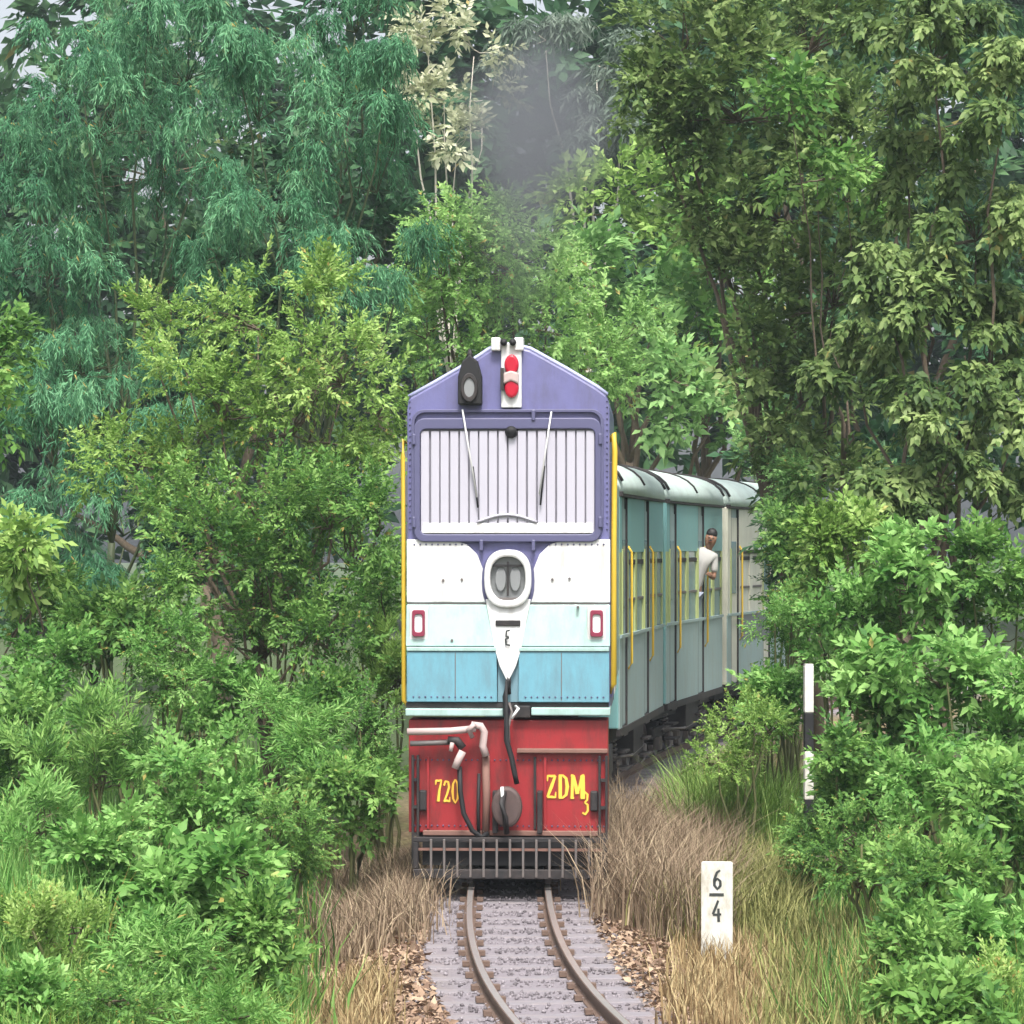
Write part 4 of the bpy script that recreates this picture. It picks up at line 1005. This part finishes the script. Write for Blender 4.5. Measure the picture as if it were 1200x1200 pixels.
# right
plant('broad_tree', 'large olive tree overhanging the train from the right', 'tree', (X_(990, 47), 48.5),
      [(800, 60, 70, 70), (870, 130, 85, 80), (950, 50, 85, 80), (820, 190, 55, 55), (920, 250, 80, 70), (1000, 180, 70, 80), (880, 340, 55, 60), (980, 350, 75, 75), (950, 460, 65, 70), (1000, 560, 50, 50), (910, 430, 45, 60), (770, 130, 40, 60), (840, 260, 40, 40), (940, 580, 50, 60), (900, 520, 25, 50)], 46, 'broad', L['olive'], size=.38, dens=1.2, seed=80, trunk=.15, gap=.25)
plant('broad_tree', 'tall olive green tree with hanging leaves at the upper right', 'tree', (X_(1120, 40), 41),
      [(1100, 60, 80, 80), (1180, 120, 70, 90), (1070, 200, 60, 80), (1150, 270, 75, 80), (1080, 360, 70, 70), (1170, 420, 60, 90), (1080, 490, 65, 70), (1150, 560, 65, 60), (1040, 580, 50, 40), (1010, 430, 45, 60), (1110, 470, 60, 60), (1040, 340, 45, 60), (1110, 560, 50, 40), (1190, 500, 40, 60)], 40.5, 'broad', L['olive'], size=.36, dens=1.3, seed=81, trunk=.12, habit='weep', gap=.2)
plant('leafy_tree', 'bright leaved tree glimpsed between the olive tree branches', 'tree', (X_(1010, 46), 46),
      [(930, 130, 40, 35), (960, 200, 45, 35), (995, 225, 35, 30)], 43.5, 'large', L['mid'], size=.30, dens=.5, seed=82, trunk=.055)
plant('leafy_tree', 'green tree above the coach roofs left of the big olive tree', 'tree', (X_(800, 75), 78),
      [(860, 400, 60, 60), (830, 290, 50, 50), (900, 480, 50, 50), (810, 400, 40, 40), (860, 210, 80, 80)], 74, 'broad', L['mid'], size=.75, dens=.7, seed=83, trunk=.25)
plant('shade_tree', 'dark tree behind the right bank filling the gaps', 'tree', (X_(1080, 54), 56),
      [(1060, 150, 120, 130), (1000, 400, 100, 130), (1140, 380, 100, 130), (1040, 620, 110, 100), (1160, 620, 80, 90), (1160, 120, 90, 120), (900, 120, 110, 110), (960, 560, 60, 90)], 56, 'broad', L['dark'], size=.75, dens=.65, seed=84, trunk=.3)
# far wood
def far_wood():
    r = random.Random(9); lobes = []
    for i in range(29):
        px = -140+i*52; top = 190 if px < 110 else -30
        if 255 < px < 420: top = 120
        for k in range(4):
            py = top+60+k*150+r.uniform(-30, 30); Y = r.uniform(98, 118)
            lobes.append((at(px+r.uniform(-15, 15), py, Y), 70*Y/3300, 95*Y/3300))
    o, _ = crown('far_wood', lobes, 'large', L['dark'], None, size=1.45, dens=.7, seed=200, yscale=.8)
    tag(o, 'dim grey green wood closing the view behind the trees', 'wood')
far_wood()

# ------------------------------------------------------------------ grasses and litter
def grasses():
    r = np.random.default_rng(21)
    g = lambda a, Y0, Y1, n, per, sp: tufts(a, Y0, Y1, n, per, sp, r)
    blades('dry_grass', 'brown dry grass standing left of the locomotive wheels', 'grass', g((385, 490), 29.5, 36, 130, 30, .2), .65, .017, L['brown'], 1, bend=.8)
    blades('dry_grass', 'tall brown dead grass right of the locomotive beside the coaches', 'grass', g((722, 835), 31, 40, 270, 30, .2), 1.3, .016, L['brown'], 2, bend=.8)
    blades('straw_grass', 'straw yellow grass along the left edge of the track', 'grass', g((350, 440), 23.5, 28, 90, 30, .13), .42, .02, L['straw'], 3)
    blades('straw_grass', 'straw yellow grass around the numbered post on the right', 'grass', g((800, 1010), 24, 31, 230, 24, .14), .40, .02, L['straw'], 4)
    blades('half_dry_grass', 'half dry stalks between the bushes at lower right', 'grass', g((900, 1080), 23.5, 31, 150, 24, .15), .65, .024, L['strawgreen'], 5)
    blades('tall_grass', 'bright tall grass clump left of the banded post', 'grass', g((820, 905), 38, 42, 110, 50, .22), 1.55, .026, L['yellow'], 6, bend=.6)
    blades('half_dry_grass', 'wispy half dry grass in front of the tall green clump', 'grass', g((790, 930), 31, 37, 190, 26, .2), .9, .018, L['strawgreen'], 12, bend=.8)
    blades('tall_grass', 'long green grass at the left edge among the shrubs', 'grass', g((-20, 110), 26.5, 32, 90, 40, .16), 1.3, .03, L['bright'], 7, bend=.4)
    blades('undergrowth', 'low green grass under the shrubs on both banks', 'grass', np.concatenate([g((-60, 360), 24, 52, 560, 24, .22), g((960, 1260), 24, 48, 420, 24, .2)]), .75, .032, L['mid'], 8, segs=2)
    blades('bottom_grass', 'soft green grass along the bottom left edge', 'grass', g((-20, 320), 22.6, 25.5, 150, 40, .17), .75, .026, L['yellow'], 9, bend=.7)
    # fallen leaves
    n = 16000
    Y = r.uniform(22, 38, n); t = np.concatenate([-.95-np.abs(r.normal(0, .7, n//2)), .95+np.abs(r.normal(0, 1.1, n-n//2))])
    C = np.array([[track_x(y)+a, y, ground_z(track_x(y)+a, y)+r.uniform(.0, .03)] for y, a in zip(Y, t)])
    D = r.normal(0, 1, (n, 3))*np.array([1, 1, .3]); U = np.array([0, 0, 1])+r.normal(0, .5, (n, 3))
    sz = r.uniform(.06, .13, (n, 1, 1))
    V = np.einsum('nij,nvj->nvi', frames(D, U), LEAFV[None]*np.array([.55, 1, 1.4])*sz)+C[:, None]
    F = (LEAFF[None]+(np.arange(n)*5)[:, None, None]).reshape(-1, 3); LEAVES[0] += len(F)
    o = tri_mesh('leaf_litter', V.reshape(-1, 3), F, np.repeat(r.uniform(0, 1, n), 5), L['litter']); tag(o, 'pinkish brown fallen leaves on the track shoulders', 'leaves')
grasses()

# ------------------------------------------------------------------ smoke and haze
def volume_mat(name, col, dens, noise_scale=None, aniso=0.2):
    m = bpy.data.materials.new(name); m.use_nodes = True; n = m.node_tree.nodes; l = m.node_tree.links
    n.remove(n['Principled BSDF']); v = n.new('ShaderNodeVolumePrincipled')
    v.inputs['Color'].default_value = (*col, 1); v.inputs['Density'].default_value = dens; v.inputs['Anisotropy'].default_value = aniso
    l.new(v.outputs[0], n['Material Output'].inputs['Volume'])
    return m, v
def smoke():
    m, v = volume_mat('exhaust_smoke', (.32, .34, .37), .16)
    n = m.node_tree.nodes; l = m.node_tree.links
    def mth(op, a, b=None):
        q = n.new('ShaderNodeMath'); q.operation = op; q.use_clamp = False
        for i_, x in enumerate((a, b)):
            if x is None: continue
            if isinstance(x, (int, float)): q.inputs[i_].default_value = x
            else: l.new(x, q.inputs[i_])
        return q.outputs[0]
    tc = n.new('ShaderNodeTexCoord'); sp = n.new('ShaderNodeSeparateXYZ'); l.new(tc.outputs['Object'], sp.inputs[0])
    nz = n.new('ShaderNodeTexNoise'); nz.inputs['Scale'].default_value = .9; nz.inputs['Detail'].default_value = 4; l.new(tc.outputs['Object'], nz.inputs[0])
    t = mth('MAXIMUM', mth('DIVIDE', mth('SUBTRACT', sp.outputs['Y'], 37.2), 19.), .0)
    az_ = mth('ADD', mth('MULTIPLY', mth('POWER', t, .8), 6.6), 6.3)
    rad = mth('ADD', mth('MULTIPLY', mth('POWER', t, .6), 1.45), .25)
    dx = mth('SUBTRACT', sp.outputs['X'], mth('MULTIPLY', t, .5)); dz = mth('SUBTRACT', sp.outputs['Z'], az_)
    rr = mth('DIVIDE', mth('SQRT', mth('ADD', mth('MULTIPLY', dx, dx), mth('MULTIPLY', dz, dz))), rad)
    rr = mth('ADD', rr, mth('MULTIPLY', mth('SUBTRACT', nz.outputs['Fac'], .5), 1.9))
    fall = mth('POWER', mth('MAXIMUM', mth('SUBTRACT', 1., rr), 0.), 1.3)
    l.new(mth('MULTIPLY', fall, mth('ADD', mth('MULTIPLY', mth('POWER', t, 1.4), .62), .03)), v.inputs['Density'])
    pts = []
    for i_ in range(9):
        t_ = i_/8; pts.append(Vector((.5*t_, 37.2+19*t_, 6.3+6.6*t_**.8)))
    V, F = tube(pts, lambda q: (.25+1.45*q**.6)*1.25, 20)
    o = obj('exhaust_smoke', (V, F), m, smooth=True); tag(o, 'grey exhaust smoke drifting up behind the locomotive roof', 'smoke', kind='stuff')
smoke()
def haze():
    m, v = volume_mat('thin_air_haze', (.80, .90, 1.0), .0004, aniso=0.)
    o = obj('haze', box(-440, 450, -90, 540, -3, 22), m); o['kind'] = 'stuff'; tag(o, 'thin pale haze in the air among the trees', 'haze')
haze()
tot = sum(len(m.polygons) for m in bpy.data.meshes if m.users); print("leaf triangles", LEAVES[0], "faces", tot)
